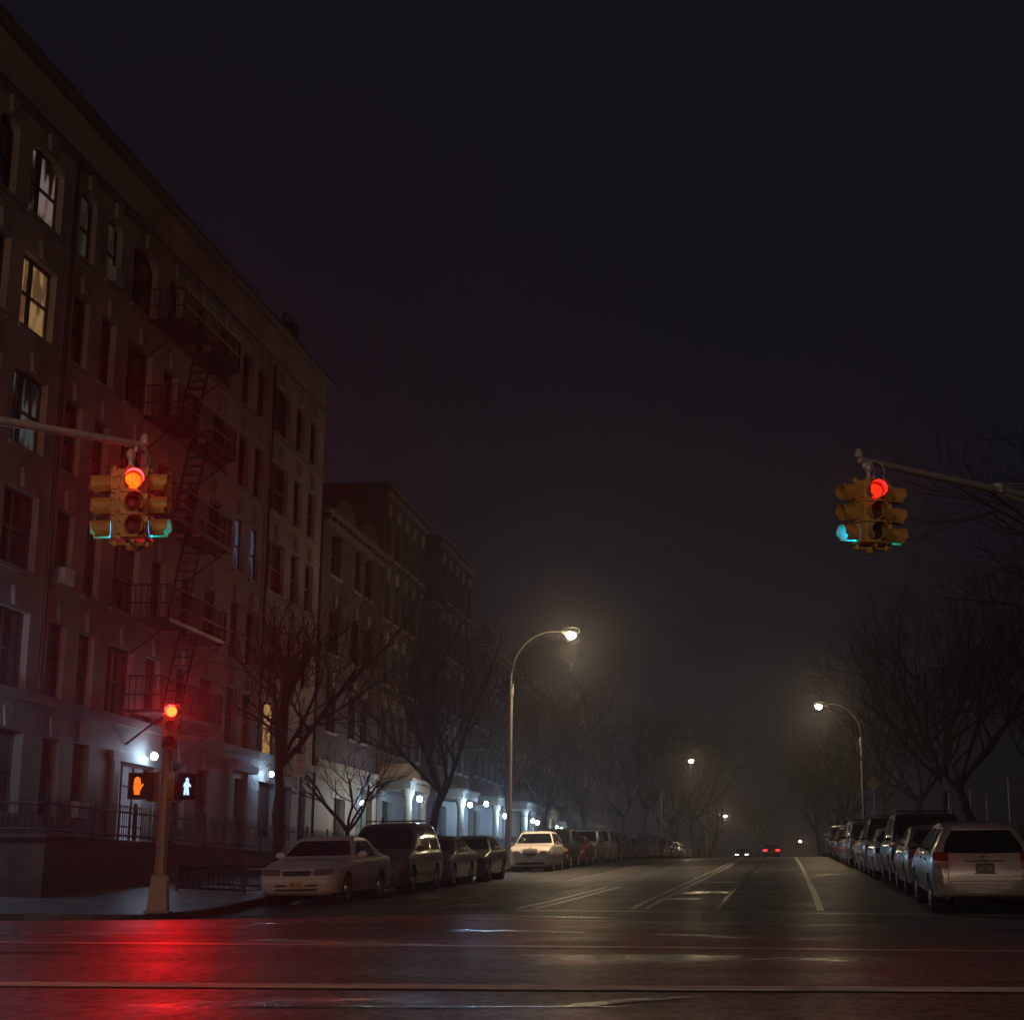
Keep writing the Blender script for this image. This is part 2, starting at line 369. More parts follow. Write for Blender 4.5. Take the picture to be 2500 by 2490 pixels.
slab('pavement', 'concrete', [(-90, YK + .16)] + corner(KL - 3.2, YK + 3.2, 3.04, -90, 0) + [(KL - .16, 500), (-90, 500)], sl)
slab('kerb', 'kerb_stone', out[:-1] + [(KL - .157, 500)] + list(reversed([(-90, YK + .157)] + corner(KL - 3.2, YK + 3.2, 3.043, -90, 0))), lambda x, y: sl(x, y) + .004)
slab('pavement', 'concrete', [(KR + .16, 500)] + corner(KR + 3.2, YK + 3.2, 3.04, 180, 270) + [(90, YK + .16), (90, 500)], sr)
slab('kerb', 'kerb_stone', [(KR, 500)] + corner(KR + 3.2, YK + 3.2, 3.2, 180, 270) + [(90, YK), (90, YK + .157)] + list(reversed(corner(KR + 3.2, YK + 3.2, 3.043, 180, 270))) + [(KR + .157, 500)], lambda x, y: sr(x, y) + .004)
slab('pavement', 'concrete', [(-90, -38), (KL, -38)] + corner(KL - 3.2, 9.4, 3.2, 0, 90) + [(-90, 12.6)], sl)
slab('pavement', 'concrete', [(90, -38), (90, 12.6)] + corner(KR + 3.2, 9.4, 3.2, 90, 180) + [(KR, -38)], sr)
# planting bed between pavement and the corner building, and the park lawn on the right
slab('planting_bed', 'soil', [(-60, 33.6), (-15.62, 33.6), (-15.62, 60), (-60, 60)], lambda x, y: .62, .2)
slab('park_lawn', 'park_ground', [(9, 34), (200, 34), (200, 480), (9, 480)], lambda x, y: sr(9, y) + .05 + .02 * min(max(x - 9, 0), 30), .3)
# far ground to the horizon on the left behind the buildings stays the road sheet

# ---------------------------------------------------------------- road markings
def strip(name, m, pts, wd, dz=.005):
    mb = MB(); pts = [Vector(p) for p in pts]; P = []
    for a, b in zip(pts, pts[1:]):
        k = max(1, int((b - a).length / .8))
        P += [a.lerp(b, i / k) for i in range(k)]
    P.append(pts[-1]); L = []
    rnd = random.Random(len(P) * 7 + int(wd * 100))
    for i, p in enumerate(P):
        d = (P[min(i + 1, len(P) - 1)] - P[max(i - 1, 0)]).normalized(); nrm = Vector((-d.y, d.x))
        for s in (-1, 1):
            q = p + nrm * s * (wd / 2) * (1 + rnd.uniform(-.08, .08)); mb.v.append((q.x, q.y, g(q.x, q.y) + dz))
    for i in range(len(P) - 1): mb.f.append((2 * i, 2 * i + 1, 2 * i + 3, 2 * i + 2)); mb.mi.append(0)
    return struct(mb.build(name, m))
strip('crosswalk_line', 'road_paint', [(-12, 7.9), (-6, 7.7), (0, 7.45), (1.1, 7.4)], .36)
strip('crosswalk_line', 'road_paint', [(1.5, 7.42), (4.6, 7.25)], .36)
strip('crosswalk_line', 'worn_paint', [(-14, 13.9), (-6, 13.6), (0, 13.5), (8, 13.4)], .34)
strip('crosswalk_line', 'worn_paint', [(-9.3, 24.6), (-5, 24.1), (0, 24), (4.6, 24)], .42)
strip('crosswalk_line', 'worn_paint', [(-6.5, 30.2), (-1, 30.1), (4.6, 30)], .42)
for dx in (-.13, .13):
    strip('centre_line', 'worn_paint', [(-2.65 + dx, 31), (-2.4 + dx, 68), (-2.6 + dx, 150), (-2.9 + dx, 300)], .12)
    strip('lane_line', 'worn_paint', [(-4.75 + dx * 1.3, 31), (-4.45 + dx * 1.3, 44.5)], .13)
strip('lane_line', 'worn_paint', [(.65, 30.8), (.75, 72), (.7, 180)], .13)
strip('lane_line', 'tar_seam', [(-9.0, 28), (-8.1, 31), (-7.2, 37), (-6.7, 46), (-6.6, 100)], .10)
strip('lane_line', 'worn_paint', [(-8.3, 27), (-7.6, 31.2), (-6.6, 44), (-6.5, 90)], .07)
strip('tar_seam', 'tar_seam', [(-5.6, 31), (-5.2, 60), (-5.3, 110)], .09); strip('tar_seam', 'tar_seam', [(-1.2, 31), (-1.0, 90)], .08)
strip('utility_mark', 'yellow_paint', [(-1.9, 17.2), (-.6, 16.6)], .10); strip('utility_mark', 'yellow_paint', [(-2.6, 16.9), (-1.6, 16.9)], .07)
def blob(name, m, cx, cy, rx, ry, seed, dz=.004, ang=0):
    rnd = random.Random(seed); mb = MB(); n = 40; ph = [rnd.uniform(0, 6.28) for _ in range(4)]
    ring = []
    for k in range(n):
        t = 2 * pi * k / n; r = 1 + .22 * sin(2 * t + ph[0]) + .15 * sin(3 * t + ph[1]) + .09 * sin(5 * t + ph[2]) + .05 * sin(9 * t + ph[3])
        x = rx * r * cos(t); y = ry * r * sin(t); x, y = x * cos(ang) - y * sin(ang), x * sin(ang) + y * cos(ang)
        ring.append((cx + x, cy + y))
    mb.v.append((cx, cy, g(cx, cy) + dz))
    for (x, y) in ring: mb.v.append((x, y, g(x, y) + dz))
    for k in range(n): mb.f.append((0, 1 + k, 1 + (k + 1) % n)); mb.mi.append(0)
    o = mb.build(name, m); o['kind'] = 'structure'; return o
for i, (x, y, rx, ry, a) in enumerate([(-.62, 6.6, .28, .10, .95), (-1.35, 6.25, .7, .05, .06), (-3.6, 18.2, 1.5, .35, .05), (-5.8, 21, 1.6, .3, 0), (-3, 26, 1.1, .4, 0), (1.9, 8.1, .8, .12, 0), (-6.5, 11.6, 1.2, .15, 0)]):
    blob('puddle', 'puddle_water', x, y, rx, ry, i + 3, ang=a)

# ---------------------------------------------------------------- lights
def point(name, loc, power, col, r=.1, parent=None):
    l = bpy.data.lights.new(name, 'POINT'); l.energy = power; l.color = col; l.shadow_soft_size = r
    o = bpy.data.objects.new(name, l); C.objects.link(o); o.location = loc
    if parent: o.parent = parent
    return o
def spot(name, loc, d, power, col, ang=150, blend=.6, r=.1, parent=None):
    l = bpy.data.lights.new(name, 'SPOT'); l.energy = power; l.color = col; l.shadow_soft_size = r; l.spot_size = radians(ang); l.spot_blend = blend
    o = bpy.data.objects.new(name, l); C.objects.link(o); o.location = loc
    o.rotation_euler = Vector(d).to_track_quat('-Z', 'Y').to_euler()
    if parent: o.parent = parent
    return o

# ---------------------------------------------------------------- street lamps
def street_lamp(label, x, y, z0, hx, hz, power, dirx=1, grp='street lamps along the avenue', col=WARM, emi='lamp_warm', ang=138, bl=.7):
    """pole at (x,y,z0), head at x+hx, height hz above base"""
    t = thing('street_lamp', label, 'street lamp', (x, y, z0), 0, grp)
    mb = MB(); mb.lathe([(.20, 0), (.20, .35), (.15, .5), (.11, .9), (.085, hz - 2.3)], 10); mb.build('pole', 'lamp_pole', t, 40)
    mb = MB(); pts = [(0, 0, hz - 2.45)]
    for i in range(11):
        a = pi / 2 * i / 10; pts.append((hx * .72 * (1 - cos(a)), 0, hz - 2.0 + 2.05 * sin(a)))
    pts.append((hx - .3 * (1 if hx > 0 else -1), 0, hz + .05))
    mb.tube(pts, .045, 8); mb.tube([(0, 0, hz - 2.7), (0, 0, hz - 2.2)], .13, 8); mb.build('arm', 'lamp_pole', t, 40)
    s = 1 if hx > 0 else -1
    mb = MB(); prof = [(.05, -.38), (.12, -.3), (.17, -.1), (.18, .15), (.12, .34), (.03, .4)]
    mb.lathe(prof, 14, (hx + .05 * s, 0, hz + .03), 'X'); hd = mb.build('lamp_head', 'galvanised', t, 50)
    hd.scale = (1, 1, 1)
    mb = MB(); mb.lathe([(.19, 0), (.185, -.08), (.14, -.15), (.06, -.19)], 16, (0, 0, 0)); mb.build('lamp_lens', emi, t, 60, (hx + .08 * s, 0, hz - .09))
    if ang >= 180: point('lamp_light', (hx + .08 * s, 0, hz - .32), power, col, .12, t)
    else: spot('lamp_light', (hx + .08 * s, 0, hz - .30), (0, 0, -1), power, col, ang, bl, .12, t)
    return t
LP = 2250
street_lamp('tall street lamp with curved arm by the white round-fronted car', -11.3, 69, sl(-11.3, 69), 2.5, 9.85, LP * 3.0)
street_lamp('street lamp on the left kerb halfway up the hill', -11.75, 163.9, sl(-11.75, 163.9), 2.95, 9.5, LP)
street_lamp('left street lamp near the hill top behind the spreading bare tree', -11.75, 262, sl(-11.75, 262), 2.95, 7.2, LP)
street_lamp('street lamp reaching over the right row of parked cars', 5.15, 108, sr(5.15, 108), -2.55, 9.4, LP)
street_lamp('farthest street lamp, a dot of light over the end of the road', 7, 420, 5.2, -2.6, 6.6, LP)
# assumed unseen lamps behind the camera, added to light signals, cars and facade
street_lamp('assumed unseen street lamp on the near left pavement, well before the junction', -11.9, -10, sl(-11.9, -10), 2.9, 9.6, LP * 1.95, grp='assumed street lamps before the junction', col=(1, .72, .52), ang=180, bl=.12)
street_lamp('assumed unseen street lamp on the near right pavement, well before the junction', 5.9, -13, sr(5.9, -13), -2.6, 9.6, LP * 1.2, grp='assumed street lamps before the junction', col=(1, .72, .52), ang=180, bl=.12)  # also assumed; set far back to light upright faces more than the road

# ---------------------------------------------------------------- traffic signals
def visor(mb, c, d, r, ln, gap=60, droop=.04):
    """cutaway tunnel visor on axis d from centre c: open strip at the bottom"""
    c = Vector(c); d = Vector(d).normalized(); u = Vector((0, 0, 1)); s = d.cross(u).normalized()
    n = 18; o = len(mb.v)
    for j, (ll, rr) in enumerate(((0, r), (ln * .5, r * 1.0), (ln, r * 1.0), (ln, r * .955), (ln * .5, r * .955), (0, r * .955))):
        for k in range(n + 1):
            a = radians(-90 + gap / 2 + (360 - gap) * k / n)
            l2 = ll * (1 if sin(a) > -.3 else .82)
            q = c + d * l2 + s * cos(a) * rr + u * (sin(a) * rr - droop * ll); mb.v.append(tuple(q))
    for j in range(5):
        for k in range(n): mb.f.append((o + j * (n + 1) + k, o + j * (n + 1) + k + 1, o + (j + 1) * (n + 1) + k + 1, o + (j + 1) * (n + 1) + k)); mb.mi.append(mb.cur)
def head_local(t, dirv, off, lit, redm='red_led', lensr=.10, W=.27, H=.86):
    """3-section signal head, front along dirv (unit xy), centred at off"""
    d = Vector(dirv); s = Vector((d.y, -d.x, 0)); o = Vector(off)
    face = thing_child = bpy.data.objects.new('signal_head', None)
    # head body mesh itself is the part
    mb = MB()
    def bx(a0, a1, b0, b1, z0, z1):
        v = []
        for z in (z0, z1):
            for (a, b) in ((a0, b0), (a1, b0), (a1, b1), (a0, b1)): v.append(o + s * a + d * b + Vector((0, 0, z)))
        mb.add(v, [(0, 3, 2, 1), (4, 5, 6, 7), (0, 1, 5, 4), (1, 2, 6, 5), (2, 3, 7, 6), (3, 0, 4, 7)])
    bx(-W / 2, W / 2, 0, .15, -H / 2, H / 2)
    for i in range(3):
        zc = H / 3 * (1 - i); bx(-W / 2 - .012, W / 2 + .012, .153, .195, zc - H / 6 + .008, zc + H / 6 - .008)
        for sg in (-1, 1):
            bx(sg * (W / 2 + .013), sg * (W / 2 + .035), .13, .2, zc + .06, zc + .09); bx(sg * (W / 2 + .013), sg * (W / 2 + .035), .13, .2, zc - .09, zc - .06)
    bpy.data.objects.remove(face)
    hd = mb.build('signal_head', 'signal_yellow', t)
    for i, (nm, off_m, on_m) in enumerate((('red_lens', 'lens_dark', redm), ('amber_lens', 'lens_amber_dark', None), ('green_lens', 'lens_green_dark', 'green_led'))):
        zc = H / 3 * (1 - i); c = o + d * .198 + Vector((0, 0, zc))
        vb = MB(); visor(vb, c, d, .118, .23); vb.build('visor', 'signal_yellow', hd, 50)
        lb = MB(); n = 20; vs_ = [c + d * .028]
        for rr, dd in ((lensr * .6, .022), (lensr, .004)):
            for k in range(n): a = 2 * pi * k / n; vs_.append(c + d * dd + s * cos(a) * rr + Vector((0, 0, sin(a) * rr)))
        fs = [(0, 1 + k, 1 + (k + 1) % n) for k in range(n)] + [(1 + k, 1 + n + k, 1 + n + (k + 1) % n, 1 + (k + 1) % n) for k in range(n)]
        lb.add(vs_, fs)
        on = (lit == 'red' and i == 0) or (lit == 'green' and i == 2)
        lb.build(nm, on_m if on else off_m, hd, 60)
        if on and lit == 'red': spot('signal_light', c + d * .10, d, 60 if dirv[1] > .5 else {'red_led': 270, 'red_led_far': 620, 'red_led_soft': 30}[redm], (1, .002, .007), 172, .35, 0, t)
    return hd
def cluster(label, loc, yaw, tilt, redm, sa=0, sb=0):
    t = thing('traffic_signal', label, 'traffic light', loc, 0, 'traffic signals hanging over the junction')
    t.rotation_euler = (0, tilt, yaw)
    # local -Y faces the camera side before yaw
    for dv, lit in (((0, -1, 0), 'red'), ((cos(sa), -sin(sa), 0), 'green'), ((-cos(sb), -sin(sb), 0), 'green'), ((0, 1, 0), 'red')):
        off = Vector(dv) * .06
        if abs(dv[0]) > .5: off += Vector((0, -.02, 0))
        if dv[1] > 0: off = Vector((0, .1, 0))
        head_local(t, dv, off, lit, redm if dv[1] < -.9 else 'red_led_soft')
    mb = MB()
    for z, sg in ((.47, 1), (-.47, -1)):
        mb.tube([(-.26, -.03, z), (.26, -.03, z)], .022, 8); mb.tube([(0, -.26, z), (0, .3, z)], .022, 8)
        mb.lathe([(.07, 0), (.08, .03 * sg), (.04, .09 * sg)], 10, (0, 0, z - .02 * sg))
        for a in (-.2, .2): mb.lathe([(.03, -.03), (.035, 0), (.03, .04)], 8, (a, -.06, z))
    mb.build('bracket', 'signal_yellow', t, 50)
    mb = MB(); mb.tube([(0, 0, .53), (0, 0, .62), (.01, 0, .66)], .032, 8); mb.lathe([(.02, .6), (.055, .63), (.06, .7), (.02, .76)], 10)
    mb.build('hanger', 'galvanised', t, 50)
    mb = MB(); pts = []
    for i in range(13):
        a = -1.2 + 3.6 * i / 12; pts.append((.10 + .13 * cos(a), 0.02, .62 + .16 * sin(a)))
    mb.tube(pts, .010, 6); mb.build('cable', 'galvanised', t, 60)
    return t
HL = Vector((-7.95, 18.95, 4.55)); HR = Vector((1.29, 22.46, 5.02))
cluster('four-way yellow traffic signal showing orange-red, hanging at the left in front of the apartment facade', HL, radians(27), radians(-3.4), 'red_led', sa=radians(22))
cluster('four-way yellow traffic signal hanging against the night sky at the right', HR, radians(13), radians(.5), 'red_led_soft', sb=radians(20))
def mast(label, base, ztop, tip, brace_f, redpos=None):
    b = Vector(base); t = thing('signal_mast', label, 'signal mast', b, 0, 'traffic signal masts at the junction corners')
    tip = Vector(tip) - b; H = ztop - b.z
    mb = MB(); mb.lathe([(.23, 0), (.23, .6), (.12, .75), (.11, 3), (.085, H + 1.1)], 8); mb.build('pole', 'pole_red_lit', t, 30)
    a0 = Vector((0, 0, H)); mid = a0.lerp(tip, brace_f)
    mb = MB(); mb.tube([a0, mid, tip + (tip - a0).normalized() * .10], [.075, .06, .045], 10)
    tp = tip + (tip - a0).normalized() * .12
    mb.lathe([(.055, 0), (.06, .05), (.03, .12)], 8, tp + Vector((0, 0, .03))); mb.build('arm', 'galvanised', t, 40)
    mb = MB(); mb.tube([mid - Vector((0, 0, .05)), mid + Vector((0, 0, .09))], .085, 8); 
    top = Vector((0, 0, H + 1.0))
    mb.tube([top, mid + Vector((0, 0, .07))], .014, 6); mb.tube([top - Vector((0, 0, .25)), mid + Vector((0, 0, .04))], .012, 6)
    mb.tube([Vector((0, 0, H - .55)), mid - Vector((0, 0, .04))], .035, 8)
    mb.build('brace', 'galvanised', t, 40)
    mb = MB(); mb.tube([tip + Vector((0, 0, -.02)), tip + Vector((0, 0, -.1))], .03, 8)
    pts = [tip + Vector((.03, 0, .02)) + Vector((.10 * sin(a), .03, -.18 + .2 * cos(a))) for a in [0.2 * i for i in range(12)]]
    mb.tube(pts, .011, 6); mb.build('cable_loop', 'galvanised', t, 60)
    return t
mast('signal mast arm reaching in from the left edge over the junction', (-12.4, 11.4, sl(-12.4, 11.4)), 4.75, HL + Vector((.02, 0, .82)), .62)
mast('braced signal mast arm reaching in from the right edge over the road', (6.9, 29.9, sr(6.9, 29.9)), 6.35, HR + Vector((-.05, 0, .78)), .62)

# pedestal signal at the left corner
def oct_prof(mb, pts): mb.lathe(pts, 8)
PB = Vector((-11.72, 30.5, sl(-11.72, 30.5)))
def pedestal():
    t = thing('signal_post', 'signal post coloured as lit red at the left corner with traffic light and two pedestrian signals', 'signal post', PB)
    mb = MB(); 
    v = [(.34, 0), (.34, .04), (.27, .05), (.2, .68), (.15, .72)]
    mb.lathe(v, 4); b = mb.build('base', 'pole_red_lit', t); b.rotation_euler = (0, 0, radians(45 + 12))
    mb = MB(); mb.lathe([(.125, .7), (.12, .8), (.095, 2.95), (.09, 3.04)], 8); mb.build('pole', 'pole_red_lit', t, 30)
    # camera direction roughly (11.7,-30.5) -> yaw
    ya = atan2(11.7, 30.5)
    hd_loc = Vector((.05, 0, 3.50))
    sub = (sin(ya - .05), -cos(ya - .05), 0)
    head_local(t, sub, hd_loc + Vector((0, 0, 0)), 'red', 'red_led_far')
    mb = MB(); mb.tube([(0, 0, 3.0), (.05, 0, 3.1)], .05, 8); mb.tube([(-.33, -.06, 2.63), (.36, -.06, 2.63)], .025, 6); mb.tube([(-.33, -.06, 2.09), (.36, -.06, 2.09)], .025, 6)
    mb.build('bracket', 'signal_yellow', t, 40)
    def pedbox(cx, cy, yaw, kind):
        c, s_ = cos(yaw), sin(yaw)
        fr = Vector((sin(yaw), -cos(yaw), 0)); sd = Vector((cos(yaw), sin(yaw), 0)); o = Vector((cx, cy, 2.36))
        mb = MB()
        def bx(M_, a0, a1, b0, b1, z0, z1):
            vv = []
            for z in (z0, z1):
                for (a, b) in ((a0, b0), (a1, b0), (a1, b1), (a0, b1)): vv.append(o + sd * a + fr * b + Vector((0, 0, z)))
            M_.add(vv, [(0, 3, 2, 1), (4, 5, 6, 7), (0, 1, 5, 4), (1, 2, 6, 5), (2, 3, 7, 6), (3, 0, 4, 7)])
        bx(mb, -.235, .235, -.20, .05, -.24, .24); box_ = mb.build('pedestrian_signal', 'signal_yellow', t)
        mb = MB(); bx(mb, -.225, .225, .052, .07, -.23, .23)
        bx(mb, -.245, -.228, .05, .17, -.25, .25); bx(mb, .228, .245, .05, .17, -.25, .25); bx(mb, -.228, .228, .05, .17, .234, .25); bx(mb, -.228, .228, .05, .1, -.25, -.234)
        mb.build('lens_panel', 'black_trim', box_)
        if kind == 'hand':
            poly = [(-.055, -.16), (.05, -.16), (.055, -.09), (.085, -.03), (.125, .03), (.105, .05), (.065, .01), (.06, .10), (.045, .15), (.02, .165), (-.01, .18), (-.04, .165), (-.065, .14), (-.075, .08), (-.08, -.03), (-.065, -.09)]
            m_ = 'hand_orange'; ox = -.09
        else:
            poly = [(-.06, -.16), (-.015, -.16), (0, -.07), (.02, -.16), (.065, -.16), (.045, -.02), (.05, .02), (.09, -.01), (.10, .02), (.05, .07), (.035, .095), (.045, .13), (.025, .165), (-.01, .165), (-.025, .13), (-.015, .095), (-.05, .07), (-.075, 0), (-.06, -.02), (-.045, .02), (-.045, -.03)]
            m_ = 'walk_white'; ox = .02
        mb = MB(); n = len(poly); vv = [o + sd * (a + ox) + fr * .085 + Vector((0, 0, b)) for a, b in poly] + [o + sd * (a + ox) + fr * .072 + Vector((0, 0, b)) for a, b in poly]
        mb.add(vv, [tuple(range(n)), tuple(reversed(range(n, 2 * n)))] + [(i, (i + 1) % n, n + (i + 1) % n, n + i) for i in range(n)])
        mb.build('lit_hand' if kind == 'hand' else 'lit_walking_figure', m_, box_)
    pedbox(-.40, -.10, ya - .42, 'hand'); pedbox(.40, -.10, ya + .62, 'walk')
    mb = MB(); mb.box(.25, .95, .02, .03, 3.34, 3.42); mb.tube([(0, .02, 3.35), (.3, .025, 3.36)], .02, 6); mb.build('street_name_sign', 'sign_grey', t)
    return t
pedestal()

# ---------------------------------------------------------------- buildings
MC = {}
_k = MB(); _k.prism([(-.14, .06), (.14, .06), (.22, .5), (0, .6), (-.22, .5)], 0, .10, 'YZ'); KEY = _k.mesh('keystone', 'stone_trim')
def win_meshes(w_, h_, gm):
    k = (round(w_, 2), round(h_, 2), gm)
    if k in MC: return MC[k]
    p = MB(); p.box(-.02, 0, 0, w_, 0, h_); pane = p.mesh('pane', gm)
    f = MB(); d0, d1 = .003, .06
    f.box(d0, d1, 0, .06, 0, h_); f.box(d0, d1, w_ - .06, w_, 0, h_); f.box(d0, d1, .06, w_ - .06, 0, .06); f.box(d0, d1, .06, w_ - .06, h_ - .06, h_)
    f.box(d0, d1 + .01, .06, w_ - .06, h_ * .5 - .03, h_ * .5 + .03)
    if w_ > 1.4: f.box(d0, d1 + .005, w_ * .42 - .07, w_ * .42 + .07, .06, h_ * .5 - .03); f.box(d0, d1 + .005, w_ * .42 - .07, w_ * .42 + .07, h_ * .5 + .03, h_ - .06)
    fr = f.mesh('window_frame', 'window_frame')
    s = MB(); s.box(.05, .14, -.08, w_ + .08, -.10, -.005); sl_ = s.mesh('window_sill', 'stone_trim')
    MC[k] = (pane, fr, sl_); return MC[k]
def ac_unit(parent, w_):
    mb = MB(); mb.box(.0, .45, w_ / 2 - .3, w_ / 2 + .3, .02, .42)
    for i in range(6): mb.box(.452, .462, w_ / 2 - .26, w_ / 2 + .26, .06 + i * .055, .085 + i * .055)
    return mb.build('air_conditioner', 'galvanised', parent)
def wall_grid(mb, X, ya, yb, za, zb, holes, rev=.24):
    """front wall at X between y and z limits with rectangular holes [(y0,y1,z0,z1)] and reveals going to X-rev"""
    ys = sorted(set([ya, yb] + [h for o in holes for h in o[:2]])); zs = sorted(set([za, zb] + [h for o in holes for h in o[2:]]))
    for y0, y1 in zip(ys, ys[1:]):
        run = None
        for z0, z1 in zip(zs, zs[1:]):
            cy_, cz_ = (y0 + y1) / 2, (z0 + z1) / 2
            inh = any(o[0] < cy_ < o[1] and o[2] < cz_ < o[3] for o in holes)
            if not inh: mb.quad((X, y0, z0), (X, y1, z0), (X, y1, z1), (X, y0, z1))
    for (y0, y1, z0, z1) in holes:
        r = X - rev
        mb.quad((X, y0, z0), (r, y0, z0), (r, y0, z1), (X, y0, z1)); mb.quad((X, y1, z0), (X, y1, z1), (r, y1, z1), (r, y1, z0))
        mb.quad((X, y0, z1), (r, y0, z1), (r, y1, z1), (X, y1, z1)); mb.quad((X, y0, z0), (X, y1, z0), (r, y1, z0), (r, y0, z0))
def building(label, X, Y0, Y1, zb, zt, cols, rows, wallm, basem, zbase, depth=11, doors=(), lit={}, ac=(), arch_rows=(), blocked=(), corn='cornice_brown', bands=(), cornh=.5):
    t = thing('apartment_building', label, 'building', (0, 0, 0), 0, 'buildings along the left side of the avenue')
    holes = []; wins = []
    for ri, (z0, z1) in enumerate(rows):
        for ci, (y0, y1) in enumerate(cols):
            if (ri, ci) in blocked: continue
            if any(not (y1 < d[0] or y0 > d[1]) and z0 < d[3] for d in doors): continue
            holes.append((y0, y1, z0, z1)); wins.append((ri, ci, y0, y1, z0, z1))
    dh = [(d[0], d[1], d[2], d[3]) for d in doors]
    up = [h for h in holes if h[2] >= zbase]; lo = [h for h in holes if h[2] < zbase] + dh
    mb = MB(); wall_grid(mb, X, Y0, Y1, zbase, zt, up)
    mb.quad((X, Y0, zb - 1), (X, Y0, zt), (X - depth, Y0, zt), (X - depth, Y0, zb - 1))
    mb.quad((X, Y1, zb - 1), (X - depth, Y1, zb - 1), (X - depth, Y1, zt), (X, Y1, zt))
    mb.quad((X - depth, Y0, zb - 1), (X - depth, Y0, zt), (X - depth, Y1, zt), (X - depth, Y1, zb - 1))
    mb.build('wall', wallm, t)
    mb = MB(); wall_grid(mb, X + .06, Y0, Y1, zb - 1, zbase - .14, lo, .30); mb.box(X + .002, X + .16, Y0 - .02, Y1 + .02, zbase - .138, zbase + .1); mb.build('base_wall', basem, t)
    mb = MB(); mb.box(X - depth + .3, X - .3, Y0 + .3, Y1 - .3, zt - .9, zt - .7); mb.build('roof', 'roof_tar', t)
    mb = MB(); mb.box(X + .002, X + .22, Y0, Y1, zt - cornh, zt - cornh + .12); mb.box(X + .002, X + .32, Y0 - .1, Y1 + .1, zt - .12, zt + .03)
    y = Y0 + .3
    while y < Y1 - .2 and cornh < 1: mb.box(X + .004, X + .2, y, y + .14, zt - cornh + .123, zt - .123); y += .8
    mb.build('cornice', corn, t)
    if bands:
        mb = MB()
        for z in bands: mb.box(X + .002, X + .10, Y0, Y1, z - .07, z + .07)
        mb.build('belt_course', 'stone_trim', t)
    for (ri, ci, y0, y1, z0, z1) in wins:
        gm = lit.get((ri, ci), 'window_glass')
        pane, fr, sill = win_meshes(y1 - y0, z1 - z0, gm)
        o = link('window', pane, t, (X - .235, y0, z0))
        link('window_frame', fr, o)
        so = link('window_sill', sill, o); so.location = (.18, 0, 0)
        if (ri, ci) in ac: a = ac_unit(o, y1 - y0)
        ym = (y0 + y1) / 2
        if ri in arch_rows:
            am = MB(); n = 6; wv = y1 - y0; rise = .28 if wv < 1.4 else .35
            for s_ in (0, 1):
                pts = [(y0, z1) if s_ == 0 else (y1, z1)]
                for k in range(n + 1):
                    a = pi / 2 * k / n
                    yy = (y0 + wv / 2 * (1 - cos(a))) if s_ == 0 else (y1 - wv / 2 * (1 - cos(a))); pts.append((yy, z1 - rise + rise * sin(a) * .995))
                am.prism([(a_ - y0, b_ - z0) for a_, b_ in pts], .035, .231, 'YZ')
            am.build('window_arch', wallm, o)
        ko = link('keystone', KEY, o, (.237, ym - y0, z1 - z0))
    for d in doors:
        mb = MB(); y0, y1, z0, z1 = d[:4]; mb.box(X - .25, X - .2, y0, y1, z0, z1)
        dd = mb.build('door', d[4], t)
        f = MB()
        for k in range(1, 3): f.box(X - .198, X - .15, y0 + (y1 - y0) * k / 3 - .02, y0 + (y1 - y0) * k / 3 + .02, z0, z1)
        for k in range(1, 4): f.box(X - .198, X - .155, y0, y1, z0 + (z1 - z0) * k / 4 - .02, z0 + (z1 - z0) * k / 4 + .02)
        f.build('door_frame', 'black_iron', dd)
    return t
FX = -17.5
cols1 = [(32.65, 33.65), (34.35, 36.15), (37.2, 38.2), (38.97, 39.95), (40.8, 42.6), (43.5, 44.6), (45.9, 47.0), (47.9, 49.3), (50.4, 51.5), (52.05, 53.15), (54.0, 56.0), (56.75, 57.85), (58.6, 59.7)]
tops = [17.5, 14.65, 11.8, 8.95, 6.15, 3.35]
rows1 = [(a - 1.85, a) for a in tops]
lit1 = {(0, 1): 'room_white', (0, 2): 'room_dim', (0, 3): 'room_dim', (1, 1): 'room_yellow', (2, 1): 'room_teal', (2, 8): 'room_blue', (2, 9): 'room_blue', (4, 10): 'room_amber'}
door1 = [(41.9, 44.3, .9, 3.05, 'door_white'), (51.3, 52.5, 1.0, 3.3, 'black_iron')]
b1 = building('six-storey pale brick corner apartment building with a fire escape and a few lit windows', FX, 30.9, 60.5, -.6, 19.45, cols1, rows1,
              brick('pale_brick', (.40, .315, .26), (.35, .28, .23), (.30, .26, .23)), 'base_stone', 4.2, 14, door1, lit1, ac=((3, 2), (5, 3), (0, 3)), arch_rows=(0,), bands=(15.42,), cornh=1.5)
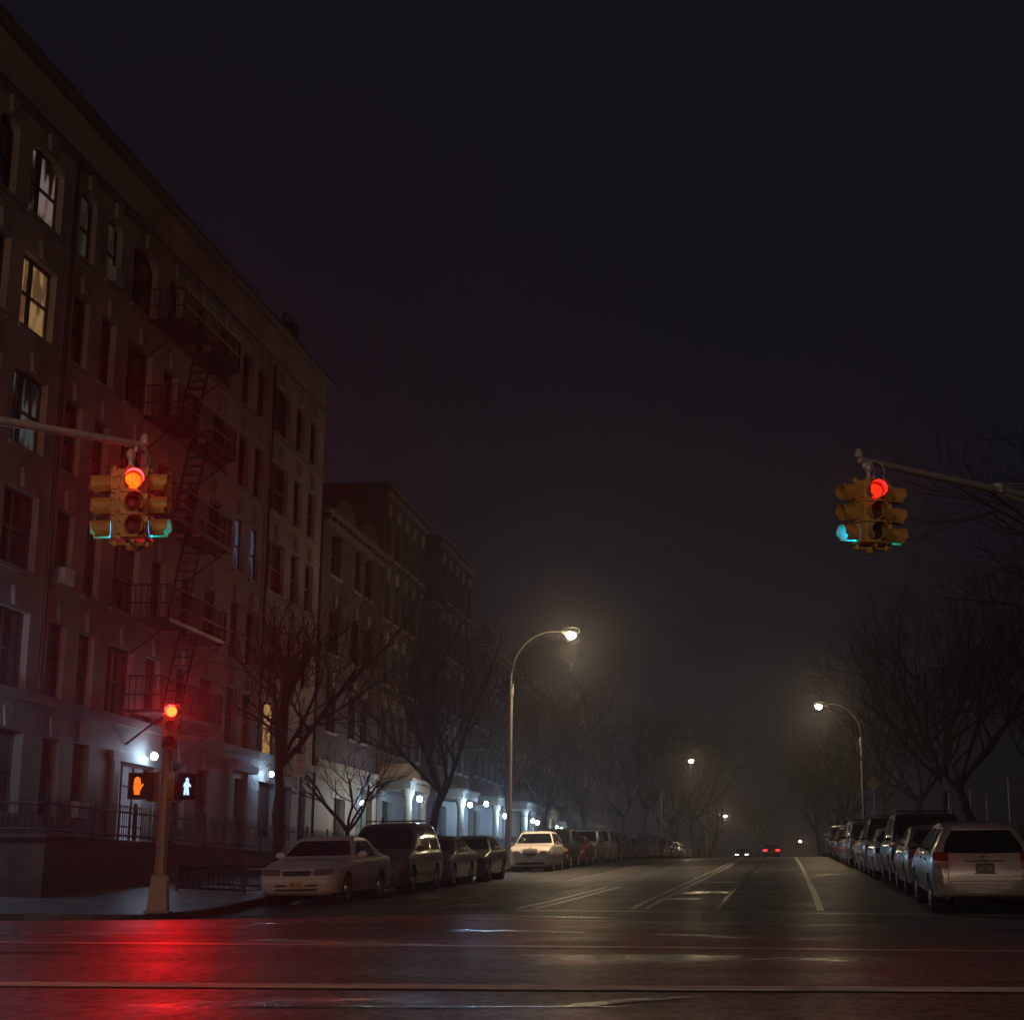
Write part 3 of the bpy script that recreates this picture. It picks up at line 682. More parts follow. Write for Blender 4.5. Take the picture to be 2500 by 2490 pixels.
def fire_escape(t, X, Y0, Y1, levels, seed=0):
    rnd = random.Random(seed)
    X1 = X + 1.15
    for li, z in enumerate(levels):
        mb = MB()
        for k in range(int((Y1 - Y0) / .10)): mb.box(X + .12, X1, Y0 + k * .10, Y0 + k * .10 + .045, z, z + .03) if not (Y0 + 2.2 < Y0 + k * .10 < Y0 + 2.9) else None
        mb.box(X + .1, X1, Y0 - .03, Y0 - .001, z - .05, z + .05); mb.box(X + .1, X1, Y1 + .001, Y1 + .03, z - .05, z + .05); mb.box(X1 + .001, X1 + .05, Y0, Y1, z - .06, z + .05)
        for hz in (.45, .95):
            mb.bar((X1, Y0, z + hz), (X1, Y1, z + hz), .035); mb.bar((X + .05, Y0, z + hz), (X1, Y0, z + hz), .03); mb.bar((X + .05, Y1, z + hz), (X1, Y1, z + hz), .03)
        y = Y0
        while y <= Y1 + .01: mb.bar((X1, y, z), (X1, y, z + .95), .022); y += .16
        x = X + .2
        while x < X1: mb.bar((x, Y0, z), (x, Y0, z + .95), .022); mb.bar((x, Y1, z), (x, Y1, z + .95), .022); x += .18
        for yy in (Y0 + .3, Y1 - .3): mb.bar((X + .02, yy, z - .9), (X1, yy, z - .05), .04)
        if li < len(levels) - 1:
            zb = levels[li + 1]
            for xx in (X + .55, X1 - .06): mb.bar((xx, Y1 - 3.4, zb), (xx, Y1 - 2.3, z), .05)
            for k in range(1, 10):
                f = k / 10; mb.box(X + .55, X1 - .06, lerp(Y1 - 3.4, Y1 - 2.3, f) - .09, lerp(Y1 - 3.4, Y1 - 2.3, f) + .09, lerp(zb, z, f) - .015, lerp(zb, z, f) + .015)
        mb.build('fire_escape_balcony', 'black_iron', t)
fire_escape(b1, FX, 41.95, 46.8, [15.5, 12.65, 9.8, 6.95, 4.45])
mb = MB(); mb.box(FX - 1.2, FX - .4, 48.6, 49.4, 19.4, 20.3); mb.box(FX - 1.1, FX - .5, 48.75, 49.25, 20.3, 20.45); mb.build('chimney', 'cornice_brown', b1)
mb = MB(); mb.box(FX - .9, FX - .2, 56.4, 57.2, 19.4, 20.6); mb.tube([(FX - .5, 55.6, 19.5), (FX - .5, 56.2, 20.9), (FX - .5, 57.2, 21.0)], .05, 6)
for k in range(6): mb.box(FX - .8, FX - .2, 55.5 + k * .15, 55.55 + k * .15, 19.6 + k * .2, 19.64 + k * .2)
mb.build('roof_ladder', 'black_iron', b1)
for y in (36.7, 53.6):
    mb = MB(); mb.tube([(FX + .09, y, 4.4), (FX + .09, y, 18.0)], .055, 8); mb.build('drainpipe', 'black_iron', b1, 40)
for ya_, yb_, zt_, xd in ((41.4, 44.8, 3.11, .16), (50.85, 52.95, 3.5, .34)):
    mb = MB(); mb.box(FX + .062, FX + .15, ya_, ya_ + .4, .4, zt_ - .001); mb.box(FX + .062, FX + .15, yb_ - .4, yb_, .4, zt_ - .001); mb.box(FX + .061, FX + xd, ya_ - .1, yb_ + .1, zt_ - .002, zt_ + .25)
    mb.build('door_surround', 'base_stone', b1)
def wall_lamp(parent, x, y, z, power, col=COLD, emi='lamp_cold', r=.11, gx=.22, gy=0):
    mb = MB(); mb.lathe([(.02, -r), (r * .7, -r * .75), (r, 0), (r * .7, r * .75), (.02, r)], 12); gl = mb.build('wall_lamp', emi, parent, 60, (x, y, z))
    k = MB(); k.tube([(-.02 - r, 0, r + .05), (-r * .5, 0, r + .06), (0, 0, r + .01)], .018, 6); k.build('lamp_bracket', 'black_iron', gl)
    if power: point('lamp_glow', (x + gx, y + gy, z - .05), power, col, .05, parent)
    return gl
wall_lamp(b1, FX + .45, 43.4, 3.36, 15, (.72, .82, 1), r=.10)
wall_lamp(b1, FX + .40, 54.3, 3.6, 20, COLD, r=.08)
wall_lamp(b1, FX + .5, 32.0, 3.6, 55, (.45, .6, 1))  # assumed lamp out of view; bluish light at the left suggests it
mb = MB(); mb.box(FX + .30, FX + .9, 39.3, 40.1, 1.7, 2.2)
# row houses further up
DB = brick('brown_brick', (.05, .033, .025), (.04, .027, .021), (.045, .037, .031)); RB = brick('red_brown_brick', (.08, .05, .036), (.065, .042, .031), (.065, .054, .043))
def reg(y0, y1, n, w_): return [(y0 + (y1 - y0) * (i + .5) / n - w_ / 2, y0 + (y1 - y0) * (i + .5) / n + w_ / 2) for i in range(n)]
def rws(zb, st, n, h=1.8, off=.9): return [(zb + off + st * i, zb + off + st * i + h) for i in reversed(range(n))]
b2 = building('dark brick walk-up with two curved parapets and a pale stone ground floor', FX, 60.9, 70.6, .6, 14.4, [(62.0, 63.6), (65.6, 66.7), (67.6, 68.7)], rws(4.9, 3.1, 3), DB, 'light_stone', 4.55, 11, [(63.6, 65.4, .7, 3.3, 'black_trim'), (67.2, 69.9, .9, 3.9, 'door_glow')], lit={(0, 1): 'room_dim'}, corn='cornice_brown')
mb = MB()
for c in (63.9, 67.9):
    mb.prism([(c - 1.7, 14.43)] + [(c - 1.7 * cos(pi * k / 10), 14.43 + .95 * sin(pi * k / 10)) for k in range(1, 10)] + [(c + 1.7, 14.43)], FX - .3, FX + .1, 'YZ')
mb.build('curved_parapet', DB, b2)
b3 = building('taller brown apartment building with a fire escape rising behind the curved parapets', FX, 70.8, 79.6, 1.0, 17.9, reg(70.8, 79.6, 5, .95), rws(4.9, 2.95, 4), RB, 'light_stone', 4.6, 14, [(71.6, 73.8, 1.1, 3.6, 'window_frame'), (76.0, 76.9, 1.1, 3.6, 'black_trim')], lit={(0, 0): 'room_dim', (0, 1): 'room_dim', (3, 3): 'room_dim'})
fire_escape(b3, FX, 76.6, 79.4, [13.4, 10.4, 7.4], 2)
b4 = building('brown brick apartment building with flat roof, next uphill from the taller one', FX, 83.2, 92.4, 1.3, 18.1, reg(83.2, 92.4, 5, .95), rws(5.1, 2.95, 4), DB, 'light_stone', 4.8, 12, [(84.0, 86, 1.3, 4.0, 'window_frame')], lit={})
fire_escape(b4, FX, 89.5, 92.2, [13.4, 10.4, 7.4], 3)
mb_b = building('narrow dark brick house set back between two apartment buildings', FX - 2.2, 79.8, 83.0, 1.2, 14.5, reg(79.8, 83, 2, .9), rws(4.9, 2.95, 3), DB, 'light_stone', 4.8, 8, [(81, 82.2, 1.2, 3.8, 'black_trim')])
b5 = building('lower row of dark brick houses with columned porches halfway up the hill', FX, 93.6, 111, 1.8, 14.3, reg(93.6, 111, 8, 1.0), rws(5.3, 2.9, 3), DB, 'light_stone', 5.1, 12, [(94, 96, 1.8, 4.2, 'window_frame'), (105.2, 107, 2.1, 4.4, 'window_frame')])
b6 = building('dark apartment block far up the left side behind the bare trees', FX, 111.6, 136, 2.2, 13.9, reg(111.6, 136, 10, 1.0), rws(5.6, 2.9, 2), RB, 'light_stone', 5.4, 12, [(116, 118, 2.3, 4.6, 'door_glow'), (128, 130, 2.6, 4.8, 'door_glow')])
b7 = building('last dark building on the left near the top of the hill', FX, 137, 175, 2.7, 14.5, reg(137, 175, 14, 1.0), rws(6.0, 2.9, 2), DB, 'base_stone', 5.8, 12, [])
def portico(parent, ya, yb, zb, ht, col='light_stone'):
    mb = MB(); X0 = FX + .10; X1 = FX + 1.45
    mb.box(X0, X1 + .1, ya - .5, yb + .5, ht, ht + .35); mb.box(X0, X1 + .2, ya - .6, yb + .6, ht + .352, ht + .5)
    n = 10; mb.prism([(ya - .4, ht + .5)] + [((ya + yb) / 2 - ((yb - ya) / 2 + .4) * cos(pi * k / n), ht + .5 + .75 * sin(pi * k / n)) for k in range(1, n)] + [(yb + .4, ht + .5)], X0, X1 - .3, 'YZ')
    p = mb.build('portico', col, parent)
    cb = MB(); cb.lathe([(.27, 0), (.27, .12), (.2, .16), (.20, .3), (.17, ht - zb - .5), (.2, ht - zb - .45), (.17, ht - zb - .4), (.26, ht - zb - .2), (.30, ht - zb - .05), (.30, ht - zb)], 14)
    cm = cb.mesh('column', 'light_stone', 40)
    for y in (ya, yb): link('column', cm, p, (X1 - .12, y, zb))
    st = MB()
    for k in range(3): st.box(X0 + .003, X1 + .2 + .3 * (2 - k), ya - .3, yb + .3, zb - .4 + .15 * k, zb - .4 + .15 * (k + 1) - .003)
    st.build('steps', 'base_stone', p)
for bb, ya, yb, zb, ht in ((b3, 71.2, 74.2, 1.15, 4.05), (b4, 83.4, 86.4, 1.5, 4.3), (b5, 94.0, 97.2, 1.9, 4.5), (b5, 104.8, 108.2, 2.15, 4.75), (b6, 115.8, 119.4, 2.4, 4.8), (b6, 127.5, 131, 2.65, 5.0)):
    portico(bb, ya, yb, zb, ht)
for bb, y, z, pw, x in ((b3, 70.55, 3.62, 85, -15.5), (b4, 82.4, 3.95, 80, -15.5), (b4, 87.6, 4.25, 30, -15.6), (b5, 93.2, 3.85, 70, -15.5), (b5, 93.9, 3.7, 30, -15.4), (b5, 103.9, 4.0, 75, -15.5), (b5, 105.2, 3.95, 40, -15.4), (b6, 115.3, 4.0, 16, -15.5), (b6, 116.9, 3.95, 12, -15.4), (b6, 140 - 6.5, 4.2, 8, -15.6), (b6, 135.6, 4.2, 8, -15.6)):
    e = 'lamp_pale' if 110 < y < 120 else 'lamp_cold'
    wall_lamp(bb, x, y, z, pw * 2.4, COLD if e == 'lamp_cold' else (.85, .9, .7), e, .12, -.12, .8)
wall_lamp(b2, -16.6, 64.9, 3.15, 42, (.75, .95, .8), 'lamp_pale', .10)

# ---------------------------------------------------------------- fence, retaining wall, tree guard, bits
def iron_fence(label, pts, zf, h, sp=.13, nm='iron_fence', spikes=True, posts=2.4, grp=None):
    t = thing(nm, label, 'fence', (*pts[0], 0), 0, grp); P = [Vector(p) for p in pts]; org = P[0]
    bars = MB(); rails = MB(); pst = MB(); pst_last = -99; d = 0
    for a, b in zip(P, P[1:]):
        L = (b - a).length; n = max(1, int(L / sp))
        for k in range(n + 1):
            q = a.lerp(b, k / n); z = zf(q.x, q.y); x, y = q.x - org.x, q.y - org.y
            if d + L * k / n - pst_last >= posts: pst.box(x - .03, x + .03, y - .03, y + .03, z, z + h + .12); pst_last = d + L * k / n
            else:
                bars.tube([(x, y, z + .04), (x, y, z + h - (.0 if spikes else .03))] + ([(x, y, z + h + .07)] if spikes else []), [.010, .010] + ([.002] if spikes else []), 4)
        m = max(1, int(L / 2))
        for k in range(m):
            q0, q1 = a.lerp(b, k / m), a.lerp(b, (k + 1) / m)
            for hz in ((.12, h - .12) if spikes else (.08, h)):
                rails.bar((q0.x - org.x, q0.y - org.y, zf(q0.x, q0.y) + hz), (q1.x - org.x, q1.y - org.y, zf(q1.x, q1.y) + hz), .035)
        d += L
    bars.build('bars', 'black_iron', t); rails.build('rail', 'black_iron', t); pst.build('post', 'black_iron', t)
    return t
mb = MB()
for y in frange(33.4, 59.8, 2.2)[:-1]:
    mb.box(-15.62, -15.3, y, y + 2.2, sl(-15.4, y) - .4, .86)
mb.box(-60, -15.3, 33.1, 33.397, -1.2, .86); mb.box(-60, -15.24, 33.05, 33.45, .862, .93); mb.box(-15.68, -15.24, 33.451, 61.5, .862, .93)
tag(mb.build('retaining_wall', 'wall_dark_stone'), 'low dark stone wall under the iron fence before the corner building', 'wall')
iron_fence('black spiked iron fence on top of the low wall before the corner building', [(-45, 33.25), (-15.45, 33.25), (-15.45, 60.5)], lambda x, y: .93, .78)
iron_fence('black iron railing before the dark brick walk-up', [(-15.4, 62), (-15.4, 68.5)], lambda x, y: sl(x, y), 1.0)
iron_fence('black iron railing along the porches further up the street', [(-14.9, 75), (-14.9, 82), (-14.9, 92), (-14.9, 103), (-14.9, 115), (-14.9, 135)], lambda x, y: sl(x, y), 1.0, .2)
iron_fence('low black iron tree guard on the left pavement near the cream sedan', [(-13.5, 36.2), (-11.9, 36.2), (-11.9, 38.6), (-13.5, 38.6), (-13.5, 36.2)], lambda x, y: sl(x, y), .52, .12, 'tree_guard', False, 1.6)
rb = random.Random(5)
def leafmass(name, label, x0, x1, y0, y1, zf, h, n, size=.10):
    mb = MB()
    for i in range(n):
        x = rb.uniform(x0, x1); y = rb.uniform(y0, y1); z = zf(x, y) + h * rb.random() ** .7 * (.7 + .3 * sin(y * 2.1) * cos(x * 3)); a = rb.uniform(0, 6.28); e = rb.uniform(-1, 1)
        u = Vector((cos(a), sin(a), e)) * size; v = Vector((-sin(a), cos(a), rb.uniform(-1, 1))) * size * .6; c = Vector((x, y, z)); mb.quad(c - u, c - v, c + u, c + v)
    o = mb.build(name, mat('leaves_' + name, (.03, .035, .02), .7, var=.4)); return o
leafmass('ground_cover', '', -17.3, -15.7, 33.8, 60, lambda x, y: .6, .35, 6000)['kind'] = 'stuff'
rnd = random.Random(2); mb = MB(); mb.lathe([(.02, 0), (.16, .03), (.2, .12), (.12, .2), (.03, .27)], 9)
mb.v = [(x * (1 + rnd.uniform(-.3, .3)), y * (1 + rnd.uniform(-.3, .3)), z * (1 + rnd.uniform(-.2, .2))) for x, y, z in mb.v]
o = mb.build('plastic_bag', 'plastic', None, 60, (-15.0, 39.3, sl(-15.0, 39.3))); o.scale = (.6, .6, .6); tag(o, 'small crumpled white bag lying by the low wall', 'bag')

# no-parking sign
def sign_post(label, x, y, z, h, plates, cat='sign', grp=None, rz=0):
    t = thing('sign_post', label, cat, (x, y, z), rz, grp)
    mb = MB(); mb.tube([(0, 0, 0), (0, 0, h)], .03, 8); mb.build('post', 'galvanised', t, 40)
    for (nm, z0, wd, hh, m, shape) in plates:
        mb = MB()
        if shape == 'diamond': mb.prism([(0, z0 - wd * .7), (wd * .7, z0), (0, z0 + wd * .7), (-wd * .7, z0)], -.045, -.035)
        else: mb.box(-wd / 2, wd / 2, -.045, -.035, z0 - hh / 2, z0 + hh / 2)
        p = mb.build(nm, m, t)
        if m == 'sign_white':
            k = MB(); n = 20; r0, r1 = .085, .062; zc = z0 + hh / 2 - .13
            for i in range(n):
                a, b = 2 * pi * i / n, 2 * pi * (i + 1) / n
                k.quad((r0 * cos(a), -.049, zc + r0 * sin(a)), (r0 * cos(b), -.049, zc + r0 * sin(b)), (r1 * cos(b), -.049, zc + r1 * sin(b)), (r1 * cos(a), -.049, zc + r1 * sin(a)))
            k.quad((-.06, -.049, zc + .045), (-.045, -.049, zc + .06), (.06, -.049, zc - .045), (.045, -.049, zc - .06))
            for i in range(4): k.box(-.1, .1, -.051, -.048, z0 - .02 - i * .055, z0 - i * .055)
            k.build('sign_marks', 'sign_red', p)
    return t
sign_post('white and red parking sign on a thin post behind the cream sedan', -12.0, 40.4, sl(-12, 40.4), 3.3, [('sign_plate', 3.0, .30, .58, 'sign_white', 'r')], rz=radians(14))
sign_post('post with yellow diamond sign and small blue sign on the right pavement', 5.6, 104, sr(5.6, 104), 4.7, [('diamond_sign', 4.2, .62, 0, 'sign_yellow', 'diamond'), ('small_sign', 2.3, .4, .5, 'sign_blue', 'r')], rz=radians(-8))
sign_post('pale blue square sign beside the bent tree trunk on the right', 6.1, 63, sr(6.1, 63), 3.2, [('sign_plate', 2.85, .42, .46, 'sign_blue', 'r')], rz=radians(-8))
for i, (px, py, hh, lb) in enumerate(((7.0, 53.5, 2.7, 'tallest thin steel post on the right pavement behind the silver hatchback'), (7.0, 59.2, 2.3, 'thin steel post to the right of the bent tree trunk'), (7.2, 66, 2.6, 'thin steel post between the two right-hand trunks'), (8.3, 49.5, 4.3, 'wooden post nearest the right edge'))):
    t = thing('steel_post' if i < 3 else 'wooden_post', lb, 'post', (px, py, sr(px, py)), 0, 'posts on the right pavement')
    mb = MB(); mb.tube([(0, 0, 0), (0, 0, hh)], .035 if i < 3 else .09, 8); mb.build('shaft', 'galvanised' if i < 3 else 'brown_wood', t, 40)
    mb = MB(); mb.lathe([(.05, 0), (.06, .04), (.02, .09)], 8, (0, 0, hh)); mb.build('cap', 'galvanised', t, 40)
iron_fence('park railing along the right pavement behind the parked cars', [(8.8, 35), (8.8, 60), (8.8, 90), (8.8, 130)], lambda x, y: sr(x, y), 1.3, .2)

# ---------------------------------------------------------------- trees
def grow(seed, H, th, spread, r0, levels, kids, lean=(0, 0), gnarl=.22, up=.25, first=5):
    rnd = random.Random(seed); tr = MB(); cr = MB(); crown_top = H
    def branch(p, d, L, r, lev):
        n = 4 if lev < 2 else 3
        pts = [p.copy()]; rr = [r]; q = p.copy(); dd = d.copy()
        for i in range(n):
            j = Vector((rnd.gauss(0, 1), rnd.gauss(0, 1), rnd.gauss(0, .7))) * gnarl * (.6 + .25 * lev)
            dd = (dd + j + Vector((0, 0, up * .35))).normalized(); q = q + dd * (L / n); pts.append(q.copy()); rr.append(r * (1 - .42 * (i + 1) / n))
        (tr if lev < 1 else cr).tube(pts, rr, 7 if lev == 0 else (5 if lev < 3 else 3), False)
        if lev >= levels: return
        k = kids[min(lev, len(kids) - 1)]
        for c in range(k):
            f = .35 + .65 * (c + rnd.random() * .6) / k; f = min(1, f); i = min(n - 1, int(f * n)); t = f * n - i
            bp = pts[i].lerp(pts[i + 1], min(1, t)); az = rnd.uniform(0, 2 * pi) + c * 2.4; ang = radians(rnd.uniform(22, 58))
            a = dd.orthogonal().normalized(); b = dd.cross(a); nd = (dd * cos(ang) + (a * cos(az) + b * sin(az)) * sin(ang)).normalized()
            branch(bp, nd, L * rnd.uniform(.52, .76), rr[i] * rnd.uniform(.5, .66), lev + 1)
    # trunk
    tp = [Vector((0, 0, -.1))]; rr = [r0 * 1.35]; n = 5
    for i in range(1, n + 1):
        f = i / n; tp.append(Vector((lean[0] * f + rnd.gauss(0, .03), lean[1] * f + rnd.gauss(0, .03), th * f))); rr.append(r0 * (1 - .22 * f))
    tr.tube(tp, rr, 10)
    for c in range(first):
        az = 2 * pi * c / first + rnd.uniform(-.4, .4); tilt = radians(rnd.uniform(22, 52)); sp = spread / (H - th)
        d = Vector((cos(az) * sin(tilt) * (.6 + sp), sin(az) * sin(tilt) * (.6 + sp), cos(tilt))).normalized()
        branch(tp[-1] - Vector((0, 0, rnd.uniform(0, .35) * th * .25)), d, (H - th) * rnd.uniform(.42, .60), r0 * rnd.uniform(.42, .62), 1 if c else 1)
    return tr.mesh('trunk', 'bark', 60), cr.mesh('crown', 'twig')
T1 = grow(11, 8.6, 3.0, 2.2, .15, 5, [4, 5, 5, 4], gnarl=.22, up=.42, first=5)
T2 = grow(5, 4.8, 1.3, 2.0, .075, 4, [4, 4, 4], gnarl=.16, up=.3, first=5)
T3 = grow(29, 10.4, 2.6, 4.2, .165, 5, [4, 5, 5, 4], lean=(.5, 0), gnarl=.2, up=.36, first=5)
T4 = grow(37, 14.0, 3.6, 6.5, .20, 5, [4, 4, 4, 4], lean=(-.3, .2), gnarl=.22, up=.42, first=6)
T5 = grow(41, 12.5, 2.8, 6.0, .18, 5, [4, 4, 4, 4], lean=(-1.1, 0), gnarl=.25, up=.36, first=6)
def tree(T, label, x, y, z, rz=0, s=1., grp='bare street trees on the left pavement'):
    t = thing('bare_tree', label, 'tree', (x, y, z), rz, grp); t.scale = (s, s, s)
    link('trunk', T[0], t); link('crown', T[1], t); return t
GL, GR = 'bare street trees on the left pavement', 'bare trees along the right side'
tree(T1, 'bare tree standing left of the cream sedan before the pale facade', -12.75, 41.2, sl(-12.75, 41.2) - .05, .3, 1.0)
tree(T2, 'small slender bare tree rising behind the cream sedan and the minivan', -12.9, 48.6, sl(-12.9, 48.6), 0, 1.1)
tree(T3, 'leaning bare tree with forked trunk in front of the lit porches', -12.7, 59, sl(-12.7, 59), 0, 1.05)
tree(T1, 'bare tree behind the tall street lamp', -12.8, 78, sl(-12.8, 78), 2.0, 1.2)
tree(T3, 'bare tree before the second pair of lit columns', -12.8, 89, sl(-12.8, 89), 1.2, 1.05)
tree(T4, 'large bare tree arching from the left pavement halfway up the hill', -13, 112, sl(-13, 112), .8, .95)
tree(T5, 'large bare tree behind the second left street lamp', -13, 132, sl(-13, 132), 2.2, 1.1)
tree(T4, 'large far bare tree on the left, top of its crown above the second lamp', -12.5, 150, sl(-12.5, 150), 3.9, 1.15)
tree(T5, 'far bare tree spreading over the road under the small left lamp', -11.8, 176, sl(-11.8, 176), 5.2, 1.0)
tree(T3, 'low spreading bare tree glowing under the farthest left lamp', -12.2, 252, sl(-12.2, 252), 4.2, .9)
tree(T4, 'large far bare tree near the top of the hill on the left', -13, 205, sl(-13, 205), 1.1, 1.2)
tree(T5, 'bent bare trunk on the right pavement above the silver hatchback', 6.9, 58.5, sr(6.9, 58.5), .4, .95, GR)
tree(T4, 'straight bare tree just left of the bent trunk on the right', 6.7, 72, sr(6.7, 72), 2.4, .9, GR)
tree(T4, 'bare tree whose crown fills the right edge above the silver hatchback', 10.8, 45, sr(9, 45), .9, 1.05, GR)
tree(T5, 'tall bare park tree behind the park railing near the front', 14.5, 55, sr(9, 55) + .1, 3.9, 1.15, GR)
tree(T4, 'bare park tree rising behind the middle of the right parked row', 12.5, 80, sr(9, 80), 4.2, 1.15, GR)
tree(T5, 'bare tree on the right pavement before the diamond signs', 6.8, 88, sr(6.8, 88), 1.7, 1.0, GR)
tree(T4, 'bare tree on the right next to the right street lamp', 7, 118, sr(7, 118), 5.4, 1.0, GR)
tree(T5, 'far bare tree on the right beyond the right street lamp', 7, 145, sr(7, 145), .2, 1.15, GR)
tree(T4, 'farthest bare tree on the right side of the road', 7, 190, sr(7, 190), 1.9, 1.2, GR)
tree(T5, 'wide bare park tree far behind the right parked row', 17, 110, sr(9, 110), 2.9, 1.3, GR)
tree(T4, 'large bare tree on the left leaning over the far lane beyond the second lamp', -11.9, 188, sl(-11.9, 188), 4.4, 1.35)
tree(T5, 'tall bare tree on the left behind the small far lamp', -12.4, 282, sl(-12.4, 282), 2.6, 1.6)
tree(T4, 'tall bare tree on the left at the very end of the parked row', -12.2, 232, sl(-12.2, 232), 5.9, 1.45)
tree(T5, 'tall bare tree on the right past the last parked cars', 7.2, 235, sr(7.2, 235), 4.6, 1.5, GR)
tree(T4, 'bare tree on the right just short of the farthest lamp', 7.0, 320, sr(7, 320), .5, 1.7, GR)
tree(T4, 'bare tree right at the end of the road', -6, 420, 5.2, 2.9, 1.5, GR)

# ---------------------------------------------------------------- cars
def smooth_prof(pts, x):
    if x <= pts[0][0]: return pts[0][1]
    for i in range(len(pts) - 1):
        (a, fa), (b, fb) = pts[i], pts[i + 1]
        if x <= b:
            t = (x - a) / (b - a)
            pa = pts[i - 1] if i > 0 else (a - 1, fa); pb = pts[i + 2] if i + 2 < len(pts) else (b + 1, fb)
            h = b - a; m0 = (fb - pa[1]) / (b - pa[0]) * h if b > pa[0] else 0; m1 = (pb[1] - fa) / (pb[0] - a) * h
            s0 = (fb - fa); m0 = max(min(m0, 2.2 * abs(s0)), -2.2 * abs(s0)); m1 = max(min(m1, 2.2 * abs(s0)), -2.2 * abs(s0))
            t2, t3 = t * t, t * t * t
            return (2 * t3 - 3 * t2 + 1) * fa + (t3 - 2 * t2 + t) * m0 + (-2 * t3 + 3 * t2) * fb + (t3 - t2) * m1
    return pts[-1][1]
def make_car(name, p, pk):
    """local: front towards +x, origin on the ground at the centre"""
    L, W, H = p['L'], p['W'], p['H']; hw = W / 2; prof = p['prof']; belt = p['belt']; zb = p.get('clear', .2)
    wr_roof = hw - p.get('tumble', .22); R = p['r']; xf, xr = p['xf'], p['xr']; aR = R + .055
    x0, x1 = -L / 2, L / 2
    xs = sorted(set([round(v, 4) for v in frange(x0 + .02, x1 - .02, .07)] + [x0, x1]))
    troof = max(z for _, z in prof)
    def wx(x):
        s = min((x - x0), (x1 - x)); fr = p.get('round', .45)
        k = .0 if s > fr else ((fr - s) / fr) ** 2
        return hw * (1 - k * (.16 if x > 0 else p.get('rround', .10)))
    NS = 9; secs = []
    for x in xs:
        T = smooth_prof(prof, x); w_ = wx(x); be = min(belt + p.get('wedge', .03) * (-x / L), T - .04)
        s = min(x - x0, x1 - x); e = 0 if s > .14 else ((.14 - s) / .14) ** 2
        low = zb + .10 * e + (.06 if s < .5 else 0) * 0
        frac = max(0, min(1, (T - be) / (troof - be))); wt = lerp(w_ * .93, wr_roof, frac)
        pts = [(0, low), (w_ * .82, low), (w_ * .955, low + .05)]
        for k in range(NS):
            f = k / (NS - 1); z = lerp(low + .14, be - .05, f)
            bul = 1 - .035 * (2 * f - 1.1) ** 2
            pts.append((w_ * bul * (1 - .03 * e), z))
        pts.append((w_ * .955, be))
        sh = w_ * .945
        for f in (.05, .35, .65, .9): pts.append((lerp(sh, wt, f) + .012 * sin(pi * f), lerp(be, T - .05 * (1 if T - be > .1 else .5), f)))
        pts += [(wt - .03, T - .03), (wt * .75, T - .008), (wt * .4, T + .004), (0, T + .008)]
        if e > 0: pts = [(y * (1 - .05 * e), lerp(z, (low + T) / 2, .10 * e)) for y, z in pts]
        secs.append(pts)
    n = len(secs[0]); bm = bmesh.new(); grid = []
    for x, sec in zip(xs, secs):
        row = [bm.verts.new((x, y, z)) for y, z in sec] + [bm.verts.new((x, -y, z)) for y, z in reversed(sec[1:-1])]; grid.append(row)
    m = len(grid[0])
    for i in range(len(grid) - 1):
        for j in range(m): bm.faces.new((grid[i][j], grid[i + 1][j], grid[i + 1][(j + 1) % m], grid[i][(j + 1) % m]))
    bm.faces.new(grid[0]); bm.faces.new(list(reversed(grid[-1])))
    # wheel arches
    kill = []
    for f in bm.faces:
        c = f.calc_center_median()
        if len(f.verts) == 4 and abs(c.y) > hw * .6 and c.z < belt - .08:
            for wx_ in (xf, xr):
                if hypot(c.x - wx_, c.z - R) < aR: kill.append(f); break
    bmesh.ops.delete(bm, geom=kill, context='FACES')
    for v in bm.verts:
        if abs(v.co.y) > hw * .6 and v.co.z < belt and any(len(e.link_faces) == 1 for e in v.link_edges):
            for wx_ in (xf, xr):
                d = Vector((v.co.x - wx_, 0, v.co.z - R)); l = d.length
                if l < aR + .12 and l > .01 and v.co.z > zb + .02: d *= aR / l; v.co.x = wx_ + d.x; v.co.z = max(zb, R + d.z)
    bmesh.ops.recalc_face_normals(bm, faces=bm.faces)
    me = bpy.data.meshes.new(name); bm.to_mesh(me); bvh = BVHTree.FromBMesh(bm); bm.free()
    me.materials.append(paint[pk]); me.polygons.foreach_set('use_smooth', [True] * len(me.polygons)); me.set_sharp_from_angle(angle=radians(38))
    root = bpy.data.objects.new(name, None); C.objects.link(root)
    body = link('body', me, root); body.material_slots[0].link = 'OBJECT'; body.material_slots[0].material = paint[pk]
    def cast(o_, d_):
        h = bvh.ray_cast(Vector(o_), Vector(d_).normalized(), 20)
        return h[0], h[1]
    def decal(nm, ax, corners, m_, nu=8, nv=6, off=.008, par=None, rr=0.):
        c = [Vector(q) for q in corners]; mbd = MB(); G = []
        for j in range(nv + 1):
            for i in range(nu + 1):
                u, v = i / nu, j / nv; q = (c[0].lerp(c[1], u)).lerp(c[3].lerp(c[2], u), v)
                if rr:
                    cx_ = (c[0] + c[1] + c[2] + c[3]) / 4; uu, vv = 2 * u - 1, 2 * v - 1
                    q = q.lerp(cx_, rr * (uu * uu * vv * vv))
                if ax == 'F': h, nn = cast((6, q.x, q.y), (-1, 0, 0))
                elif ax == 'B': h, nn = cast((-6, q.x, q.y), (1, 0, 0))
                elif ax == 'L': h, nn = cast((q.x, 3, q.y), (0, -1, 0))
                elif ax == 'R': h, nn = cast((q.x, -3, q.y), (0, 1, 0))
                else: h, nn = cast((q.x, q.y, 4), (0, 0, -1))
                if h is None: return None
                dirv = {'F': Vector((1, 0, 0)), 'B': Vector((-1, 0, 0)), 'L': Vector((0, 1, 0)), 'R': Vector((0, -1, 0)), 'T': Vector((0, 0, 1))}[ax]
                nn = nn if nn.dot(dirv) > 0 else -nn
                G.append((h + nn * off, h - nn * .012))
        W_ = nu + 1
